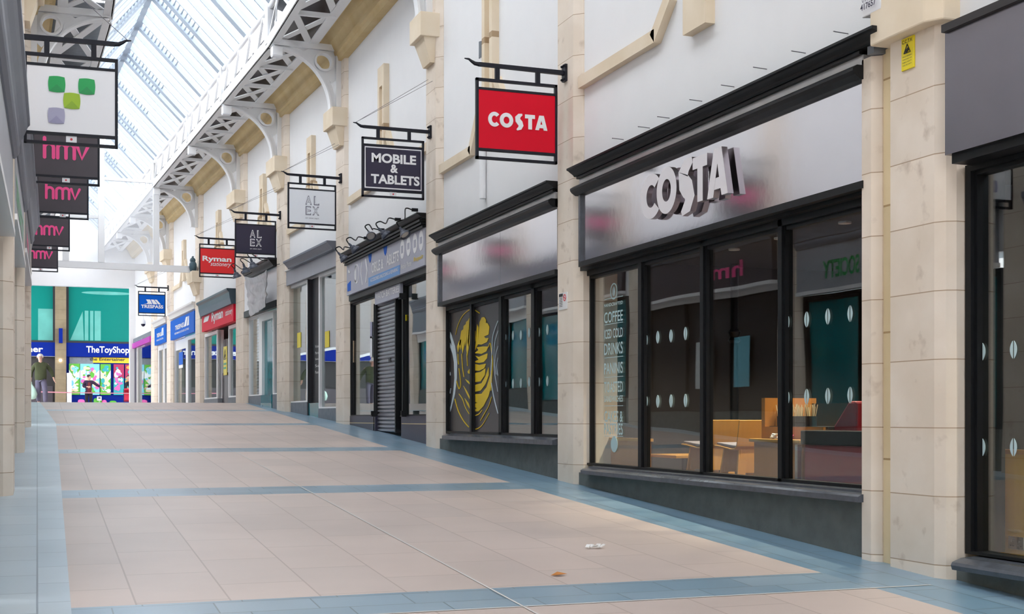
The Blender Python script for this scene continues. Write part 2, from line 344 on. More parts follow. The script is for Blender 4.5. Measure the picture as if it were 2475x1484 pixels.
        if cap:
            for i in ((0, n - 1) if n else ()):
                s.prism([(pts[i][0] + ww[i] / 2 * math.cos(t * PI / 6), pts[i][1] + ww[i] / 2 * math.sin(t * PI / 6)) for t in range(12)], y0 - .0002 - .0002 * (i > 0), y1)
        return s
    def mesh(s, name, base=None):
        me = bpy.data.meshes.new(name); b = Vector(base) if base is not None else Vector((0, 0, 0))
        bm = bmesh.new(); vv = [bm.verts.new(p - b) for p in s.v]
        for f in s.f:
            try: bm.faces.new([vv[i] for i in f])
            except ValueError: pass
        bmesh.ops.recalc_face_normals(bm, faces=bm.faces); bm.to_mesh(me); bm.free()
        return me
    def build(s, name, m, parent=None, smooth=None, base=None, M=None, bevel=0.0):
        root = parent
        while root is not None and root.parent is not None: root = root.parent
        b = BASE[root.name][0] if root is not None else (base if base is not None else (0, 0, 0))
        me = s.mesh(name, b)
        for mm in (m if isinstance(m, (list, tuple)) else [m]): me.materials.append(K[mm] if isinstance(mm, str) else mm)
        if smooth is not None:
            me.polygons.foreach_set('use_smooth', [True] * len(me.polygons)); me.set_sharp_from_angle(angle=math.radians(smooth))
        o = bpy.data.objects.new(name, me); C.objects.link(o)
        if parent is not None: o.parent = parent
        else:
            o.matrix_world = (M or MW) @ Tr(*b); BASE[o.name] = (Vector(b), M or MW)
        if bevel:
            md = o.modifiers.new('bevel', 'BEVEL'); md.width = bevel; md.segments = 2; md.limit_method = 'ANGLE'
        return o
def thing(name, label, cat, M=MW, base=(0, 0, 0), group=None):
    o = bpy.data.objects.new(name, None); C.objects.link(o); o.empty_display_size = 0.2
    o.matrix_world = M @ Tr(*base); BASE[o.name] = (Vector(base), M)
    tag(o, label, cat, group); return o
def tag(o, label, cat, group=None):
    o['label'] = label; o['category'] = cat
    if group: o['group'] = group
    return o
def struct(o): o['kind'] = 'structure'; return o
def sroot(name, M=MW, base=(0, 0, 0)):
    o = bpy.data.objects.new(name, None); C.objects.link(o); o.matrix_world = M @ Tr(*base); BASE[o.name] = (Vector(base), M); o['kind'] = 'structure'; return o
_txt = {}
def text_geo(t, bold=0.0, spacing=1.0):
    'outline of a word as flat faces: (verts (x,z), faces, width, height) with cap height near 0.7'
    key = (t, bold, spacing)
    if key not in _txt:
        cu = bpy.data.curves.new('word', 'FONT'); cu.body = t; cu.size = 1.0; cu.fill_mode = 'FRONT'; cu.resolution_u = 4; cu.offset = bold; cu.space_character = spacing
        ob = bpy.data.objects.new('word', cu); C.objects.link(ob)
        bpy.context.view_layer.update()
        me = bpy.data.meshes.new_from_object(ob.evaluated_get(bpy.context.evaluated_depsgraph_get()))
        vs_ = [(v.co.x, v.co.y) for v in me.vertices]; fs = [tuple(p.vertices) for p in me.polygons]
        bpy.data.objects.remove(ob); bpy.data.curves.remove(cu); bpy.data.meshes.remove(me)
        x0 = min(v[0] for v in vs_); x1 = max(v[0] for v in vs_); z0 = min(v[1] for v in vs_); z1 = max(v[1] for v in vs_)
        _txt[key] = ([((x - x0) / (x1 - x0), (z - z0) / (z1 - z0)) for x, z in vs_], fs, x1 - x0, z1 - z0)
    return _txt[key]
def word(mb, t, x0, x1, z0, z1, y, bold=0.0, shear=0.0, thick=0.004, spacing=1.0, rise=0.0):
    'fit a word into x0..x1, z0..z1 on the plane y (facing -y)'
    vs_, fs, w_, h_ = text_geo(t, bold, spacing)
    P = [(x0 + (x1 - x0) * u + shear * v * (z1 - z0), y, z0 + (z1 - z0) * v + rise * u) for u, v in vs_]
    mb.add(P, fs)
    return mb
# ================================================================== SETTING
def left_x(u): return -0.2155 + LA * (u - 13.34) if u < 24.9 else -0.100 - LB * (u - 24.9)
def right_x(u): return W if u < BU else W - math.tan(BA) * (u - BU)
# floor: peach panels, blue side strips and blue cross bands, all on the climbing paving
us = [-20, -6, 6.95, 7.55, 13.0, 13.7, 18.4, 19.1, 24.8, 25.4, 30.4, 31.0, 33, 34, 35, 36.2, 60, 84]
bands = {(6.95, 7.55), (13.0, 13.7), (18.4, 19.1), (24.8, 25.4), (30.4, 31.0)}
v = []; f = []; mi = []
for i in range(len(us) - 1):
    u0, u1 = us[i], us[i + 1]
    def lx(u): return 0.17 + 0.0085 * max(0, u - 7) if u < 26 else 0.33 - 0.03 * (u - 26)
    def rx(u): return 4.97 if u < 20 else 4.97 + 0.014 * (u - 20)
    wide = u1 > 60
    xs0 = [-34 if wide else -3.2, lx(u0), rx(u0), 38 if wide else 6.35]; xs1 = [-34 if wide else -3.2, lx(u1), rx(u1), 38 if wide else 6.35]
    for k in range(3):
        n = len(v)
        v += [(xs0[k], u0, fz(u0)), (xs0[k + 1], u0, fz(u0)), (xs1[k + 1], u1, fz(u1)), (xs1[k], u1, fz(u1))]
        f.append((n, n + 1, n + 2, n + 3))
        mi.append(4 if k == 0 else 1 if k == 2 else (2 if (u0, u1) in bands else 0))
# pale grout lines
def grout(p, q, w):
    n = len(v); d = (Vector(q) - Vector(p)).normalized(); r = Vector((-d.y, d.x, 0)) * w / 2
    for s_ in (Vector(p) - r, Vector(p) + r, Vector(q) + r, Vector(q) - r): v.append((s_.x, s_.y, fz(s_.y) + 0.003))
    f.append((n, n + 1, n + 2, n + 3)); mi.append(3)
grout((0.2, 6.95, 0), (5.4, 6.95, 0), 0.018); grout((2.6, -2, 0), (2.6, 18.4, 0), 0.014)
me = bpy.data.meshes.new('floor'); me.from_pydata(v, [], f); me.update()
K['grout'] = mat('pale grout', (0.62, 0.60, 0.58), 0.8)
for k_ in ('floor_peach', 'floor_blue', 'floor_band', 'grout', 'floor_pale'): me.materials.append(K[k_])
for p_, m_ in zip(me.polygons, mi): p_.material_index = m_
fo = bpy.data.objects.new('floor', me); C.objects.link(fo); struct(fo)

# pillar stations: far edge and near edge of each front face, from the photo
STN = {}
def st(nm, H, l, r): STN[nm] = (H(l)[0], H(r)[0])
st('P1', NA, 1348, 1385); st('P2', NA, 1030, 1053); st('P3', FA, 812, 832)
st('P4', FA, 669, 688); st('P5', FA, 570, 588); st('P6', FA, 472, 483); st('P7', FA, 403, 412); st('P8', FA, 365, 373)
AEND = FA(320)[0]
def mid(p): return sum(STN[p]) / 2
def pilaster(M, al, af, label, ztop=6.05, corbel=True, zc=6.05, name='stone_pilaster', group='stone pilasters along the right terrace', out=0.25):
    t = thing(name, label, 'pillar', M, ((al + af) / 2, 0, fl(M, (al + af) / 2)), group)
    c = 0.088
    z0 = min(fl(M, al - c), fl(M, af + c)) - 0.12
    MB().prism_z([(al, 0), (af, 0), (af + c, c), (af + c, 0.5), (al - c, 0.5), (al - c, c)], z0, ztop).build('shaft', 'stone', t)
    if corbel:
        e = 0.05; o = out
        MB().box(al - e, af + e, -o, 0.12, zc - 0.36, zc).build('corbel_block', 'stone_trim', t, bevel=0.01)
        n = len(t.name)
        q = MB()
        q.add([(al, -o * .75, zc - .36), (af, -o * .75, zc - .36), (af, 0.05, zc - .36), (al, 0.05, zc - .36),
               (al + .06, -0.07, zc - .72), (af - .06, -0.07, zc - .72), (af - .06, 0.05, zc - .72), (al + .06, 0.05, zc - .72)],
              [(0, 3, 2, 1), (4, 5, 6, 7), (0, 1, 5, 4), (1, 2, 6, 5), (2, 3, 7, 6), (3, 0, 4, 7)]).build('corbel_taper', 'stone_trim', t)
    return t
PL = {'P1': 'sandstone pilaster between the two black coffee shop windows, carrying the small white notice',
      'P2': 'sandstone pilaster between the yellow coffee leaf window and the grey roller shutter',
      'P3': 'sandstone pilaster left of the grey roller shutter shopfront',
      'P4': 'sandstone pilaster left of the empty white framed shop with a black door slot',
      'P5': 'sandstone pilaster between the red stationery shopfront and the crumpled grey banner',
      'P6': 'sandstone pilaster left of the red stationery shopfront, with a low corbel under the white beam',
      'P7': 'slim sandstone pilaster between the two blue shop fascias',
      'P8': 'slim sandstone pilaster right of the grey and magenta fascia, at the far end'}
for p in PL:
    M = MN if p in ('P1', 'P2') else MF
    pilaster(M, *STN[p], PL[p], ztop=7.1 if p not in ('P6',) else 7.1, zc=4.62 if p == 'P6' else 6.05)
# the corner pier by the camera: narrow pilaster, yellow strip, wide pier with cap
pz = NA
t = thing('corner_pier', 'wide sandstone corner pier on the right, with yellow strip and overhanging cap', 'pillar', MN, (NA(2205)[0], 0, fl(MN, NA(2205)[0])))
a0, a1 = NA(2083)[0], NA(2105)[0]
MB().prism_z([(a0, 0), (a1, 0), (a1 + .05, .06), (a1 + .05, .5), (a0, .5)], -1.25, 2.585).build('narrow_pilaster', 'stone', t)
a2 = NA(2152)[0]
MB().box(a1 + .03, a2 + .02, .07, .5, -1.25, 2.62).build('yellow_strip', 'stone_yellow', t)
a3 = NA(2258)[0]
MB().prism_z([(a2, 0), (a3, 0), (a3 + .07, .04), (a3 + .10, .10), (a3 + .10, .44), (a2, .44)], -1.3, 2.7).build('pier_shaft', 'stone', t)
MB().prism_z([(a2 - .10, -.10), (a3 + .02, -.10), (a3 + .13, -.03), (a3 + .15, .6), (a2 - .10, .6)], 2.61, 5.0).build('overhanging_cap', 'stone_trim', t, bevel=0.012)
MB().box(a1 + .0, a1 + .075, -.03, .1, 2.59, 2.66).build('lead_flashing', 'riser_grey', t)

# upper walls
WL = MB()
WB = [(MN, 20.0, a2, 2.3), (MN, a2, STN['P1'][1], 1.9), (MN, STN['P1'][0], STN['P2'][1], 1.9), (MN, STN['P2'][0], -BU, 2.55),
      (MF, 0.2, STN['P4'][1], 3.2), (MF, STN['P4'][0], STN['P5'][1], 3.0), (MF, STN['P5'][0], STN['P6'][1], 2.9), (MF, STN['P6'][0], STN['P7'][1], 3.0), (MF, STN['P7'][0], STN['P8'][1], 3.0), (MF, STN['P8'][0], AEND - 0.4, 3.3)]
for M, x0, x1, zl in WB: WL.at(M).box(x0, x1, .10, .45, zl, 7.6)
struct(WL.build('wall_right', 'render'))
# the terraces run on behind the camera
WL2 = MB().at(MN).box(-2.9, 20, .10, .45, -3, 2.3).at(ML).box(-20, 7.2, .15, .5, -3, 2.2)
struct(WL2.build('wall_near', 'stone_trim'))
# eaves cove
prof = [(.1, 7.02), (-.04, 7.02), (-.06, 7.10), (-.10, 7.13), (-.12, 7.2), (-.20, 7.36), (-.31, 7.46), (-.36, 7.47), (-.36, 7.53), (-.42, 7.55), (-.42, 7.62), (.1, 7.62)]
for n_, (M, x0, x1) in enumerate([(MN, -BU, NA(1900)[0]), (MF, AEND, 0.0)]):
    struct(MB().at(M).prism_a(prof, x0, x1).build('trim_%d' % (n_ + 1), 'stone_cove'))
tn = 3
# string courses and niche strips of each bay
def course(M, pts, h, y0=0.02):
    global tn
    q = MB().at(M)
    for (x0, z0), (x1, z1) in zip(pts, pts[1:]):
        d = Vector((x1 - x0, z1 - z0)).normalized(); nx, nz = -d.y * h, d.x * h
        if nz < 0: nx, nz = -nx, -nz
        q.prism([(x0, z0), (x1, z1), (x1 + nx, z1 + nz), (x0 + nx, z0 + nz)], y0, .14)
    struct(q.build('trim_%d' % tn, 'stone_trim')); tn += 1
def niche(M, x0, x1, zb, zt):
    global tn
    q = MB().at(M); w = x1 - x0; s = w * .27
    q.box(x0, x0 + s, .0, .2, zb, zt).box(x1 - s, x1, .0, .2, zb, zt).box(x0 + s, x1 - s, .0, .2, zt - .35, zt).box(x0 + s, x1 - s, .0, .2, zb, zb + .3).box(x0 + s, x1 - s, .07, .2, zb + .3, zt - .35)
    struct(q.build('trim_%d' % tn, 'stone_trim')); tn += 1
def bay_trim(M, H, aL, aR, pL, zL, nz0, nz1, w=None):
    'string course: level from the far pillar, up beside the niche, and mirrored'
    m = (aL + aR) / 2; w = w or 0.34
    L = aR - aL
    course(M, [(aL, zL), (aL + .34 * L, zL), (m - w * .9, nz1)], .13)
    course(M, [(m + w * .9, nz1), (aR - .34 * L, zL), (aR, zL)], .13)
    niche(M, m - w / 2, m + w / 2, nz0, 6.0)
b1 = (STN['P1'][1] + .09, a2)
zB = zmean(NA, [(1392, 222), (1585, 103)], .05)
aB = NA(1587, 100, .05)[0]
course(MN, [(b1[0], zB), (aB, zB), (NA(1625, 0, .05)[0], NA(1625, 0, .05)[1])], .13)
nb = (NA(1650, 60, 0)[0], NA(1704, 60, 0)[0])
niche(MN, nb[0], nb[1], zmean(NA, [(1655, 85), (1704, 52)], 0), 6.0)
course(MN, [(nb[1] + .75, NA(1625, 0, .05)[1]), (nb[1] + .95, zB), (a2, zB)], .13)
for pa, pb, M, H, (cx_, cy_), (nl, nr, nt) in [
        ('P2', 'P1', MN, NA, (1058, 425), (1163, 1190, 0)), ('P3', 'P2', MF, FA, (831, 503), (905, 935, 175)), ('P4', 'P3', MF, FA, (0, 0), (735, 758, 340)),
        ('P5', 'P4', MF, FA, (0, 0), (622, 640, 430)), ('P6', 'P5', MF, FA, (0, 0), (517, 531, 515)), ('P7', 'P6', MF, FA, (409, 709), (436, 446, 585))]:
    aL = STN[pa][1] + .09; aR = STN[pb][0] - .09
    if pa == 'P3': M, H = MN, NA; aL = NA(833)[0] + .1
    if pa == 'P4': aR = -.1
    um = (M @ Vector(((aL + aR) / 2, 0, 0))).y
    z_ = fz(um) + 0.0
    zL = H(cx_, cy_, .05)[1] if cx_ else fz(um) + 4.2
    nz0 = zL - .1
    m_ = (H(nl)[0] + H(nr)[0]) / 2
    w_ = min(.42, H(nr)[0] - H(nl)[0])
    nt_ = H(nl, nt, 0)[1] if nt else 6.4
    L = aR - aL
    course(M, [(aL, zL), (m_ - w_ / 2 - .57, zL), (m_ - w_ / 2, zL + .75)], .13)
    course(M, [(m_ + w_ / 2, zL + .75), (m_ + w_ / 2 + .57, zL), (aR, zL)], .13)
    niche(M, m_ - w_ / 2, m_ + w_ / 2, zL + .12, nt_)

# ------------------------------------------------------------------ left terrace shell
LW = MB()
LW.at(ML).box(-20, 24.9, .10, .6, 2.2, 7.6); LW.at(ML2).box(0, 35, .10, .6, 2.6, 7.6)
struct(LW.build('wall_left', 'render'))
struct(MB().at(ML).prism_a(prof, 4, 24.9).at(ML2).prism_a(prof, 0, 35).build('trim_%d' % tn, 'stone_cove')); tn += 1
LP = [(ML, 7.2), (ML, 13.34), (ML, 18.6), (ML, 24.35), (ML2, 6.0), (ML2, 12.0), (ML2, 18.5), (ML2, 25.0)]
LLAB = ['sandstone pilaster of the left terrace just outside the left edge', 'nearest sandstone pilaster on the left edge, under the sign with four coloured squares',
        'second sandstone pilaster from the left edge', 'third sandstone pilaster from the left edge, beside the man in the green jumper']
for i, (M, a) in enumerate(LP):
    lab = LLAB[i] if i < 4 else 'sandstone pilaster of the left terrace behind the stack of black signs'
    t = thing('stone_pilaster', lab, 'pillar', M, (a + .25, 0, fl(M, a)), 'stone pilasters along the left terrace')
    c = .088; w = .5; z0 = fl(M, a) - .15
    MB().prism_z([(a, 0), (a + w, 0), (a + w + c, c), (a + w + c, .5), (a - c, .5), (a - c, c)], z0, 7.1).build('shaft', 'stone', t)
    MB().box(a - .05, a + w + .05, -.25, .12, 5.69, 6.05).build('corbel_block', 'stone_trim', t, bevel=.01)
    MB().add([(a, -.18, 5.69), (a + w, -.18, 5.69), (a + w, .05, 5.69), (a, .05, 5.69), (a + .06, -.07, 5.33), (a + w - .06, -.07, 5.33), (a + w - .06, .05, 5.33), (a + .06, .05, 5.33)],
             [(0, 3, 2, 1), (4, 5, 6, 7), (0, 1, 5, 4), (1, 2, 6, 5), (2, 3, 7, 6), (3, 0, 4, 7)]).build('corbel_taper', 'stone_trim', t)

# ------------------------------------------------------------------ roof steelwork
def bracket(M, a, label, light=True):
    t = thing('arched_bracket', label, 'bracket', M, (a, -.1, 6.05), 'arched roof brackets')
    R = M
    q = MB()
    # built in (out, z): out = -y
    def sect(r0, r1, hw, n=18):
        vs_ = []; 
        for k in range(n + 1):
            an = PI / 2 + (PI / 2) * k / n
            for r in (r0, r1):
                for sx in (-hw, hw): vs_.append((a + sx, -(1.32 + r * math.cos(an)), 6.05 + r * math.sin(an)))
        fs = []
        for k in range(n):
            b = k * 4; e = b + 4
            fs += [(b, b + 1, e + 1, e), (b + 2, e + 2, e + 3, b + 3), (b, e, e + 2, b + 2), (b + 1, b + 3, e + 3, e + 1)]
        fs += [(0, 2, 3, 1), (n * 4, n * 4 + 1, n * 4 + 3, n * 4 + 2)]
        q.add(vs_, fs)
    sect(1.10, 1.135, .09); sect(1.135, 1.24, .025)
    q.build('arch_rib', 'white_steel', t, smooth=40)
    p = MB().box(a - .09, a + .09, -.10, 0.02, 6.05, 7.30).box(a - .09, a + .09, -1.36, -.02, 7.2, 7.32)
    # spandrel web between arch, post and top bar, with the ring left open
    n = 16; cy, cz, rr = .34, 6.98, .175
    outer = []
    for k in range(n):
        an = 2 * PI * k / n
        d = (math.cos(an), math.sin(an)); r = rr
        while r < 1.2:
            o_, z_ = cy + d[0] * r, cz + d[1] * r
            if o_ < .06 or z_ > 7.22 or math.hypot(o_ - 1.32, z_ - 6.05) < 1.22 or r > .42: break
            r += .02
        outer.append((cy + d[0] * r, cz + d[1] * r))
    vs_ = []; 
    for k in range(n):
        an = 2 * PI * k / n
        for sx in (-.02, .02):
            vs_ += [(a + sx, -(cy + rr * math.cos(an)), cz + rr * math.sin(an)), (a + sx, -outer[k][0], outer[k][1])]
    fs = []
    for k in range(n):
        b = 4 * k; e = 4 * ((k + 1) % n)
        fs += [(b, b + 1, e + 1, e), (b + 2, e + 2, e + 3, b + 3), (b, e, e + 2, b + 2), (b + 1, b + 3, e + 3, e + 1)]
    p.add(vs_, fs).build('spandrel_web', 'white_steel', t)
    g = MB(); vs_ = []; fs = []; n = 28
    for k in range(n):
        an = 2 * PI * k / n
        for sx in (-.10, .10):
            for r in (.155, .195): vs_.append((a + sx, -(cy + r * math.cos(an)), cz + r * math.sin(an)))
    for k in range(n):
        b = 4 * k; e = 4 * ((k + 1) % n)
        fs += [(b, b + 1, e + 1, e), (b + 2, e + 2, e + 3, b + 3), (b, e, e + 2, b + 2), (b + 1, b + 3, e + 3, e + 1)]
    g.add(vs_, fs).build('ring', 'white_steel', t, smooth=40)
    if light:
        l = thing('floodlight', label.replace('arched white steel bracket', 'white box floodlight at the bracket tip'), 'floodlight', M, (a, -1.27, 7.1), 'box floodlights under the walkway')
        MB().box(a - .10, a + .10, -1.36, -1.16, 7.0, 7.17).build('housing', 'white_frame', l, bevel=.008)
        MB().box(a - .03, a + .03, -1.30, -1.24, 7.17, 7.21).build('bracket_stem', 'white_steel', l)
        MB().box(a - .09, a + .09, -1.35, -1.17, 6.985, 7.0).build('lens', 'panel_pale', l)
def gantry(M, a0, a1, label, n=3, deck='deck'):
    t = thing('roof_walkway', label, 'walkway', M, ((a0 + a1) / 2, -.9, 7.22), 'lattice walkways under the roof')
    MB().box(a0, a1, -1.37, -1.22, 7.22, 7.25).box(a0, a1, -1.39, -1.35, 7.22, 7.42).build('inner_chord', 'white_steel', t)
    MB().box(a0, a1, -.62, -.44, 7.30, 7.33).build('wall_chord', 'white_steel', t)
    L = (a1 - a0) / n
    for i in range(n):
        x0 = a0 + i * L; x1 = x0 + L
        MB().bar((x0, -1.25, 7.30), (x1, -.5, 7.33), .14, .02).bar((x0, -.5, 7.345), (x1, -1.25, 7.345), .14, .02).build('cross_brace', 'white_steel', t)
        if i: MB().box(x0 - .04, x0 + .04, -1.3, -.5, 7.26, 7.34).build('cross_bar', 'white_steel', t)
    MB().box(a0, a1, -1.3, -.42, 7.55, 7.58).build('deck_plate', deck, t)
    MB().tube([(a0, -1.33, 8.02), (a1, -1.33, 8.02)], .055, 8).build('top_rail', 'white_steel', t, smooth=50)
    for x in (a0, a1): MB().box(x - .09, x + .09, -1.40, -1.26, 7.3, 8.05).build('post', 'white_steel', t)
    m = max(3, round((a1 - a0) / 1.25)); D = (a1 - a0) / m
    for i in range(m):
        x0 = a0 + i * D
        MB().bar((x0 + .05, -1.33, 7.40), (x0 + D * .5, -1.33, 8.0), .05).bar((x0 + D * .5, -1.33, 8.0), (x0 + D - .05, -1.33, 7.40), .05).build('lattice_brace', 'white_steel', t)
        # small curved stiffener
        MB().tube([(x0 + D * .5 + .0, -1.33, 7.98), (x0 + D * .62, -1.33, 7.80), (x0 + D * .66, -1.33, 7.55), (x0 + D * .62, -1.33, 7.42)], .022, 6).build('curved_stay', 'white_steel', t)
RS = [('P1', MN), ('P2', MN), ('P3', MF), ('P4', MF), ('P5', MF), ('P6', MF), ('P7', MF), ('P8', MF)]
BLAB = {'P2': 'above the sign reading mobile and tablets', 'P3': 'above the white hanging sign', 'P4': 'above the dark hanging sign with white letters', 'P5': 'above the red hanging sign of the stationery shop',
        'P6': 'over the white cross beam', 'P7': 'above the blue hanging sign', 'P8': 'farthest along the right terrace'}
for p, M in RS[1:]: bracket(M, mid(p), 'arched white steel bracket ' + BLAB[p])
GB = [(MN, mid('P2'), -BU, 'first white lattice roof walkway, cut by the top edge of the picture'), (MF, mid('P4'), 0.0, 'white lattice roof walkway above the white hanging sign and the bracket beside it'),
      (MF, mid('P5'), mid('P4'), 'white lattice roof walkway above the dark hanging sign with white letters'), (MF, mid('P6'), mid('P5'), 'white lattice roof walkway above the red stationery shop'),
      (MF, mid('P7'), mid('P6'), 'white lattice roof walkway behind the glazed cross screen, nearer span'), (MF, AEND, mid('P7'), 'farthest white lattice roof walkway, meeting the end wall')]
for g_ in GB: gantry(*g_)
for i, (M, a) in enumerate(LP[2:6]):
    bracket(M, a + .25, 'arched white steel bracket on the left terrace ' + ['behind the top of the four squares sign', 'above the nearest black sign with pink letters', 'above the second black sign with pink letters', 'above the farthest black sign with pink letters'][i], light=False)
for M, x0, x1, lab in [(ML, 13.6, 18.85, 'white lattice walkway of the left terrace at the top left corner'), (ML, 18.85, 24.7, 'white lattice walkway of the left terrace behind the four squares sign'), (ML2, 0, 12.2, 'white lattice walkway of the left terrace behind the black signs'), (ML2, 12.2, 34, 'far white lattice walkway of the left terrace')]:
    gantry(M, x0, x1, lab, 4, 'riser_grey')

# glazed roof
RIDGE_Y, RIDGE_Z, RAIL_Z = -2.93, 9.72, 8.06
roof = sroot('ceiling')
def right_pt(u, z, y):
    'a point on the right half of the roof at street distance u'
    if u < BU: return Vector((W + y, u, z))
    s = (u - BU + y * math.sin(BA) * -1) / math.cos(BA)
    return MF @ Vector((-s, y, z)) if False else Vector((right_x(u) + y / math.cos(BA), u, z))
def left_pt(u, z): return Vector((left_x(u) + 1.33, u, z))
raf = MB(); fat = MB(); vent = MB()
u = -20.0; k = 0
gl = MB()
step = 0.62
while u < 59.4:
    A = right_pt(u, RAIL_Z, -1.33); R_ = right_pt(u, RIDGE_Z, RIDGE_Y); B = left_pt(u, RAIL_Z)
    thick = (k % 9) in (0, 1, 5)
    w = .28 if thick else .065
    q = fat if thick else raf
    q.bar(A, R_, w, .10); q.bar(R_, B, w, .10)
    if u + step < 59.4:
        u2 = u + step
        A2 = right_pt(u2, RAIL_Z, -1.33); R2 = right_pt(u2, RIDGE_Z, RIDGE_Y); B2 = left_pt(u2, RAIL_Z); up = Vector((0, 0, .06))
        gl.add([A + up, A2 + up, R2 + up, R_ + up], [(0, 1, 2, 3)]); gl.add([B + up, R_ + up, R2 + up, B2 + up], [(0, 1, 2, 3)])
        if k % 9 in (0, 4, 8):
            for h in range(11):
                tt = .42 + .052 * h
                for (P, P2, Q, Q2) in ((A, A2, R_, R2), (B, B2, R_, R2)):
                    vent.bar(P.lerp(Q, tt) - up * .3, P2.lerp(Q2, tt) - up * .3, .035, .02)
    u += step; k += 1
rg = MB()
for (ua, ub) in ((-20.0, BU), (BU, 59.4)):
    rg.bar(right_pt(ua, RIDGE_Z - .04, RIDGE_Y), right_pt(ub, RIDGE_Z - .04, RIDGE_Y), .14, .2)
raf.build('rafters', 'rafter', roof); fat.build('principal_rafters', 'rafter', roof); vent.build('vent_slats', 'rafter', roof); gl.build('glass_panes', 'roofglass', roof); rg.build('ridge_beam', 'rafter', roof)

sf = MB()
sf.add([(right_x(-20), -20, 7.62), (right_x(-20) - 1.33, -20, 8.06), (W - 1.33, BU, 8.06), (W, BU, 7.62), (W, BU, 7.70), (W - 1.33, BU, 8.14), (right_x(-20) - 1.33, -20, 8.14), (right_x(-20), -20, 7.70)], [(0, 1, 2, 3), (4, 5, 6, 7), (0, 7, 6, 1), (2, 5, 4, 3)])
sf.add([(left_x(-20), -20, 7.62), (left_x(-20) + 1.33, -20, 8.06), (left_x(24.9) + 1.33, 24.9, 8.06), (left_x(24.9), 24.9, 7.62), (left_x(24.9), 24.9, 7.70), (left_x(24.9) + 1.33, 24.9, 8.14), (left_x(-20) + 1.33, -20, 8.14), (left_x(-20), -20, 7.70)], [(0, 1, 2, 3), (4, 5, 6, 7), (0, 7, 6, 1), (2, 5, 4, 3)])
sf.build('soffit', 'riser_grey', roof)
MB().box(-34, 38, 59.9, 70.5, 7.4, 7.6).build('far_canopy', 'white_steel', roof)  # unseen slab added above the cross street to darken the toy shop
# end wall with the wide opening
UE = (MF @ Vector((AEND, 0, 0))).y
EY = UE
eb = MB()
xr = right_x(UE)
zh = (HOR - 692) / F_PX * 56.6
eb.box(left_x(UE) - 1.0, xr + .4, EY, EY + .35, zh, 9.9)
eb.box(xr - .12, xr + .5, EY - .3, EY + .35, .2, zh)
struct(eb.build('wall_back', 'render'))

# glazed cross screen at P6
aS = mid('P6') + 0.0
t = thing('glazed_screen', 'white framed glazed cross screen hanging under the roof ridge above the far shops', 'screen', MF, (aS, -2.9, 4.6))
yl = -(right_x(42.3) - left_x(42.3)) + .1
MB().box(aS - .07, aS + .07, yl, -.02, 4.60, 4.80).build('bottom_beam', 'white_steel', t)
for y_, zt in ((-1.28, 7.3), (-2.93, 9.6), (yl + 1.3, 7.3)):
    MB().box(aS - .08, aS + .08, y_ - .09, y_ + .09, 4.8, zt).build('post', 'white_steel', t)
for z_, ya, yb in ((7.35, -1.28, yl + 1.3), (6.15, -2.93, yl + 1.3)):
    MB().box(aS - .05, aS + .05, ya, yb, z_, z_ + .09).build('transom', 'white_steel', t)
for (ya, yb, zt) in ((-2.84, -1.37, 7.35), (yl + 1.39, -3.02, 6.15)):
    MB().box(aS - .008, aS + .008, ya, yb, 4.8, zt).build('glass_pane', 'screenglass', t)
# ================================================================== SHOPFRONT PIECES
def crown(t, x0, x1, zc, m='black', h=.085, name='cornice', out=.14, yb=.1):
    p = [(yb, zc), (-out, zc), (-out, zc - h * .22), (-out * .86, zc - h * .30), (-out * .72, zc - h * .48), (-out * .50, zc - h * .72), (-out * .40, zc - h * .86), (-out * .36, zc - h), (yb, zc - h)]
    return MB().prism_a(p, x0, x1).build(name, m, t)
def roll(t, x0, x1, zt, h, m='black', name='fascia_moulding', out=.09, yb=.1):
    p = [(yb, zt), (-out * .6, zt), (-out, zt - h * .25), (-out, zt - h * .45), (-out * .8, zt - h * .7), (-out * .3, zt - h), (yb, zt - h)]
    return MB().prism_a(p, x0, x1).build(name, m, t)
def riser(t, M, x0, x1, zt, m, y0=.12, y1=.3, name='stall_riser'):
    n = 8; q = MB()
    pts = [(x0, zt), (x1, zt)] + [(x1 + (x0 - x1) * i / n, fl(M, x1 + (x0 - x1) * i / n) - .10) for i in range(n + 1)]
    return q.prism(pts, y0, y1).build(name, m, t)
def windows(t, x0, x1, z0, z1, mull, y, m='black', fw=.06, d=.09, gy=None, glass='glass', fill=None, post=None):
    'jambs, head and foot as one frame, a mullion each, a pane each; mull = [(left, right)] positions'
    q = MB().box(x0, x0 + fw, y, y + d, z0, z1).box(x1 - fw, x1, y, y + d, z0, z1).box(x0 + fw, x1 - fw, y, y + d, z1 - fw * .8, z1).box(x0 + fw, x1 - fw, y, y + d, z0, z0 + fw * .35)
    if m == 'black':   # stepped inner bead
        q.box(x0 + fw, x0 + fw * 1.5, y + .03, y + d, z0, z1).box(x0 + fw, x1 - fw, y + .03, y + d, z1 - fw * 1.25, z1 - fw * .8)
    q.build('window_frame', m, t)
    for a, b in mull:
        c = (a + b) / 2
        MB().box(a, b, y + .02, y + d, z0, z1).box(c - (b - a) * .28, c + (b - a) * .28, y, y + .02, z0, z1).build('mullion', m, t)
    edges = [x0 + fw] + [e for ab in mull for e in ab] + [x1 - fw]
    out = []
    gy = gy if gy is not None else y + d * .6
    for i in range(0, len(edges), 2):
        g = (fill or {}).get(i // 2, glass)
        if g is None: out.append(None); continue
        out.append(MB().box(edges[i], edges[i + 1], gy, gy + .008, z0 + fw * .3, z1 - fw * .7).build('glass_pane' if g in ('glass', 'glass_refl') else 'window_panel', g, t))
    return out
